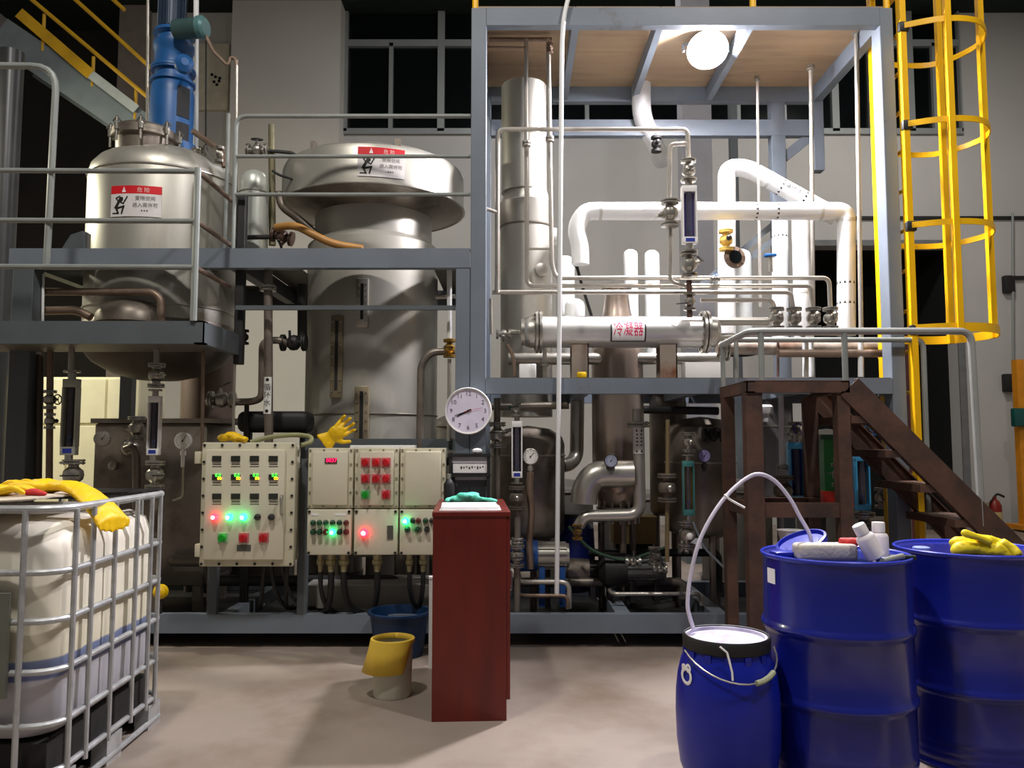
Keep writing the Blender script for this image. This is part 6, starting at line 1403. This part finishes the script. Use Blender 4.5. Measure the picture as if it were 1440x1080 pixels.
for k in range(17):
    t = k / 16; a = math.radians(-75 + 165 * t); hw.append((r * .92 * math.sin(a), -r * (.98 - .0 * t) * math.cos(a) - .012, .535 - .09 * math.sin(math.pi * t)))
MB().tube(hw, .0035, 6).build('wire_handle', INOX, br, local=True)
MB().tube(hw[9:13], .011, 8).build('handle_grip', mat('olive_grip', '#b0b494', .5), br, local=True)
MB().tube([(-.07, -r * .84, hb - .01), (-.045, -r * .88, hb - .03), (-.03, -r * .93, hb - .1), (-.03, -r * .96, hb - .13)], .004, 6).build('tie_string', PAPER, br, local=True)
lg = MB().torus((0, 0, 0), .028, .007, (0, 1, 0), 16, 6).torus((.012, 0, .032), .012, .006, (0, 1, 0), 10, 6).torus((-.016, 0, .03), .009, .006, (0, 1, 0), 10, 6)
a = math.radians(-66); RL = Matrix.Translation((r * .965 * math.sin(a), -r * .965 * math.cos(a), .44)) @ Matrix.Rotation(a, 4, 'Z') @ Matrix.Scale(.25, 4, (0, 1, 0))
lg.v = [tuple(RL @ V(v)) for v in lg.v]; lg.build('white_mark', PAPER, br, local=True)
# white hose from barrel to drum
hp = [(976, 886, 3.38), (970, 868, 3.38), (967, 848, 3.38), (971, 810, 3.38), (984, 760, 3.38), (1008, 715, 3.4), (1035, 684, 3.42), (1063, 667, 3.42), (1088, 675, 3.42), (1110, 700, 3.42), (1125, 727, 3.42), (1137, 748, 3.42), (1143, 768, 3.42)]
hz = thing('white_hose', 'thin white hose arching from the barrel to the drum lid', 'hose', at(973, 876, 3.38))
def catmull(P, n=6):
    P = [V(p) for p in P]; out = []
    for i in range(len(P) - 1):
        p0, p1, p2, p3 = P[max(0, i - 1)], P[i], P[i + 1], P[min(len(P) - 1, i + 2)]
        for k in range(n):
            t = k / n; out.append(.5 * ((2 * p1) + (-p0 + p2) * t + (2 * p0 - 5 * p1 + 4 * p2 - p3) * t * t + (-p0 + 3 * p1 - 3 * p2 + p3) * t ** 3))
    return out + [P[-1]]
MB().tube(catmull([at(*p) for p in hp]), .0085, 10).build('tube', mat('milky_hose', '#d9d4e6', .35), hz)
c = at(1022, 699, 3.4); MB().torus(c, .012, .004, (.7, 0, .7), 12, 6).tube([c, c + V((.02, 0, -.015)), c + V((.075, 0, -.045))], .005, 6).build('wire_clip', PAPER, hz)
# clutter on the first drum
zt_ = .895 - .012
def onD(px, py): return at(px, py, 3.3)
o = thing('plastic_ring_lid', 'blue plastic ring lid tilted on the left drum', 'lid', (D1[0] - .14, D1[1] + .02, zt_)); c = V((D1[0] - .12, D1[1] + .05, zt_ + .045))
q = Matrix.Translation(c) @ Euler((math.radians(8), math.radians(-22), 0)).to_matrix().to_4x4()
MB().lathe([(.075, -.012), (.105, -.014), (.108, .012), (.098, .014), (.094, 0), (.075, .0)], n=36, M=q, cap=False).build('ring', BLUEP, o)
MB().lathe([(.02, -.006), (.074, -.008), (.074, .001), (.02, .003)], n=36, M=q).build('disc', BLUEP, o)
o = MB().rbx((-.07, -.035, 0), (.035, .035, .03), .006, M=Matrix.Translation((D1[0] - .215, D1[1] - .06, zt_ - .006)) @ Matrix.Rotation(.15, 4, 'Z')).build('blue_block', BLUEP); tag(o, 'small dark blue block at the left rim of the drum lid', 'block')
o = thing('scrub_pad', 'worn grey-white foam block lying on the drum lid', 'block', (D1[0] - .03, D1[1] - .17, zt_ - .006))
MB().rbx((D1[0] - .205, D1[1] - .16, zt_ - .004), (D1[0] + .035, D1[1] - .06, zt_ + .062), .016, 3).build('foam', mat('soiled_foam', '#c9c2b6', .9, 0, .15, 12, .3, ('#7a7060', .56, .75, 8)), o)
g = MB().tube([(D1[0] - .02, D1[1] - .1, zt_ + .07), (D1[0] + .06, D1[1] - .12, zt_ + .07), (D1[0] + .1, D1[1] - .16, zt_ + .06)], .016, 8, .03).sph((D1[0] + .02, D1[1] - .1, zt_ + .06), .03, 10, (1.6, 1, .5))
o = organic('red_cloth', g, mat('red_rubber', '#d83a36', .5), .006, noise=.008); tag(o, 'red rubber scrap lying behind the foam block on the drum', 'cloth')
def bottle(label, M):
    o = thing('plastic_bottle', label, 'bottle', tuple(M.translation), M.to_euler())
    MB().lathe([(0, .002), (.034, 0), (.038, .004), (.038, .085), (.034, .096), (.024, .103), (.022, .108)], n=24).build('body', mat('white_bottle', '#efe9ec', .4), o, local=True)
    MB().lathe([(.026, .106), (.026, .142), (.024, .146), (0, .146)], n=24).build('cap', WHITE, o, local=True)
bottle('upright white plastic bottle on the drum lid', Matrix.Translation((D1[0] + .175, D1[1] - .03, zt_ - .006)))
bottle('leaning white plastic bottle resting against the foam block', Matrix.Translation((D1[0] + .10, D1[1] - .165, zt_ + .014)) @ Euler((0, math.radians(-28), 0)).to_matrix().to_4x4())
pipe('grey and black hand pump tube lying at the drum rim', [(D1[0] + .08, D1[1] - .265, zt_ + .012), (D1[0] + .19, D1[1] - .2, zt_ + .022)], .012, mat('grey_tube', '#8f9288', .5), 0, 12, 'short_tube', 'tube', px=False)
o = MB().rbx((-.05, -.012, 0), (.05, .012, .02), .006, M=Matrix.Translation((D1[0] + .215, D1[1] - .15, zt_)) @ Matrix.Rotation(-.2, 4, 'Z')).build('black_bar', mat('black_green_bar', '#1f2a1c', .5)); tag(o, 'short black bar across the right rim of the drum', 'bar')
GLOVEB = mat('bright_yellow_rubber', '#f6dc1e', .5, 0, .08, 10, .1)
def pd(px, py, Y=3.44): return at(px, py, Y)
g = MB().tube([pd(1346, 773), pd(1372, 769), pd(1400, 776)], .03, 12, .03).tube([pd(1343, 764, 3.5), pd(1368, 762, 3.5), pd(1392, 768, 3.48)], .028, 12, .03)
g.tube([pd(1398, 772), pd(1414, 776), pd(1428, 781)], .034, 12, .03).sph(pd(1346, 773), .03, 10).sph(pd(1343, 764, 3.5), .026, 10)
o = organic('rubber_glove', g, GLOVEB, .006, noise=.014); tag(o, 'chunky bright yellow rubber glove lying on the right drum', 'glove')
g = MB().tube([pd(1357, 750, 3.42), pd(1376, 756, 3.42), pd(1394, 763, 3.42)], .017, 10, .02).sph(pd(1357, 750, 3.42), .017, 10).tube([pd(1368, 757, 3.46), pd(1395, 761, 3.46), pd(1418, 770, 3.45)], .024, 10, .02)
g.tube([pd(1408, 762, 3.44), pd(1424, 772, 3.42), pd(1432, 782, 3.4)], .022, 10, .02)
o = organic('rubber_glove', g, GLOVEB, .006, noise=.01); tag(o, 'second yellow glove with a raised finger on top of the chunky one', 'glove')
# gloves on the panels
g = MB()
for (px, py, rx) in ((316, 615, 1.5), (325, 612, 1.6), (334, 616, 1.5), (342, 618, 1.0)): g.sph(at(px, py, 5.27), .032, 12, (rx, 1.2, .8))
g.tube([at(330, 618, 5.22), at(338, 615, 5.2), at(346, 619, 5.2)], .014, 8, .02)
o = organic('rubber_glove', g, GLOVE, .006, noise=.02); tag(o, 'crumpled yellow glove on top of the large control panel', 'glove')
M = Matrix.Translation(at(462, 618, 5.31)) @ Euler((math.radians(-80), math.radians(-38), math.radians(0))).to_matrix().to_4x4()
o = organic('rubber_glove', glove_mb(M, 1.15, curl=.5, cuff=.07), GLOVE, .005, noise=.008); tag(o, 'yellow rubber glove standing up on the cream box cluster', 'glove')
# ------------------------------------------------------------------ far right wall
o = thing('fire_extinguisher', 'small red fire extinguisher on the floor by the far right wall', 'fire extinguisher', (X(1399, 13.0, 715), 13.0, 0)); c = V((X(1399, 13.0, 715), 13.0, 0))
MB().lathe([(0, 0), (.09, 0), (.1, .02), (.1, .36), (.07, .43), (.03, .46), (.03, .5)], c, n=20).build('cylinder', mat('extinguisher_red', '#8e2418', .4), o)
MB().lathe([(.102, .12), (.102, .26)], c, n=20).build('label_band', mat('cream_band', '#d8c890', .5), o)
MB().tube([c + V((0, 0, .5)), c + V((.05, 0, .55)), c + V((.16, 0, .5))], .018, 8, .03).build('handle', DARKM, o)
MB().tube([c + V((-.03, -.03, .48)), c + V((-.13, -.06, .4)), c + V((-.12, -.08, .15))], .012, 8, .05).build('hose', BLACK, o)
o = thing('pallet_jack', 'orange post of a stacker at the far right edge', 'stacker', (X(1436, 12.6, 600), 12.6, 0)); x = X(1436, 12.6, 600)
OR = mat('orange_paint', '#d88a14', .5)
MB().bx((x - .06, 12.55, .05), (x + .06, 12.68, Z(506, 12.6))).build('mast', OR, o)
MB().bx((x - .2, 12.3, .03), (x + .3, 12.8, .1)).build('base', OR, o)
MB().rbx((X(1424, 12.5, 588), 12.44, Z(600, 12.5)), (X(1445, 12.5, 588), 12.56, Z(574, 12.5)), .02).build('control_box', mat('teal_box', '#15504a', .4), o)
for dx in (-.15, .2): MB().lathe([(.05, -.03), (.05, .03)], (x + dx, 12.4, .05), (1, 0, 0), 14).build('wheel', BLACK, o)
for (a, b, c_, d, lab) in ((1411, 1426, 526, 551, 'small black box on the far right wall, lower one'), (1411, 1424, 388, 412, 'small black box on the far right wall, upper one')):
    p, q = at(a, d, YB - .05), at(b, c_, YB - .05); o = thing('wall_box', lab, 'box', (p.x, YB, p.z))
    MB().rbx((p.x, YB - .12, p.z), (q.x, YB - .001, q.z), .02).build('housing', BLACK, o); MB().bx((q.x - .02, YB - .06, q.z - .06), (q.x + .2, YB - .01, q.z)).build('bracket', BLACK, o)
pipe('thin conduit running up the far right wall', [(1424, 300, YB - .1), (1425, 560, YB - .1)], .02, MULL, 0)
o = thing('plastic_pail', 'pale pail on the floor left of the fire extinguisher', 'bucket', (X(1376, 12.9, 715), 12.9, 0)); MB().lathe([(.1, 0), (.13, .42), (.14, .43), (.12, .43), (.09, .02), (0, .02)], (X(1378, 12.9, 715), 12.9, 0), n=20).build('body', mat('pale_pail', '#c9c4b4', .6), o)
MB().tube([(X(1378, 12.9, 715) - .13, 12.9, .42), (X(1378, 12.9, 715), 12.85, .3), (X(1378, 12.9, 715) + .13, 12.9, .42)], .008, 6, .05).build('bail', INOX, o)
# dark red upright beside the stair rail
o = thing('red_upright', 'dark red steel upright in the dark doorway beside the ladder', 'post', (X(1287, 9.0, 560), 9.0, 0)); x = X(1288, 9.0, 560)
MB().bx((x - .05, 9.0, .02), (x + .05, 9.1, Z(470, 9.0))).build('post', mat('dark_red_paint', '#6a1418', .5), o); MB().bx((x - .12, 8.94, 0), (x + .12, 9.16, .02)).build('foot_plate', DARKM, o)
# bund valve ball behind the tote
o = thing('yellow_float', 'yellow plastic ball caught behind the corner of the tote', 'ball', at(226, 832, 5.43)); c = at(226, 832, 5.43)
MB().sph(c, .05, 16).build('ball', GLOVE, o); MB().cyl((c.x, c.y, .22), (c.x, c.y, c.z - .04), .012).build('stem', DARKM, o)
# ------------------------------------------------------------------ flood lamp under the upper deck
lp = at(995, 70, 5.80)
ln = V((-0.08, -0.60, -0.79)).normalized()
lm = thing('flood_lamp', 'glaring round work lamp hanging under the tan upper deck', 'lamp', (lp.x, lp.y, lp.z))
GLOW = mat('lamp_lens_glow', '#fcf8ff', 0.3, 0, 0.0, emit=850.0)
MB().lathe([(0.142, 0.0), (0.134, 0.022), (0.11, 0.04), (0.06, 0.052), (0, 0.056)], lp, ln, 24, cap=False).build('lens', GLOW, lm)
MB().lathe([(0.0, -0.065), (0.06, -0.063), (0.12, -0.045), (0.149, -0.01), (0.153, 0.006), (0.143, 0.004), (0.142, -0.004)], lp, ln, 28, cap=False).build('housing', STEEL2, lm)
MB().tube([(lp.x - .17, lp.y + .03, lp.z), (lp.x - .17, lp.y + .06, zt1 - .03), (lp.x + .17, lp.y + .06, zt1 - .03), (lp.x + .17, lp.y + .03, lp.z)], 0.01, 8, .02).bx((lp.x - .05, lp.y + .03, zt1 - .03), (lp.x + .05, lp.y + .1, zt1 - .002)).build('bracket', STEEL2, lm)
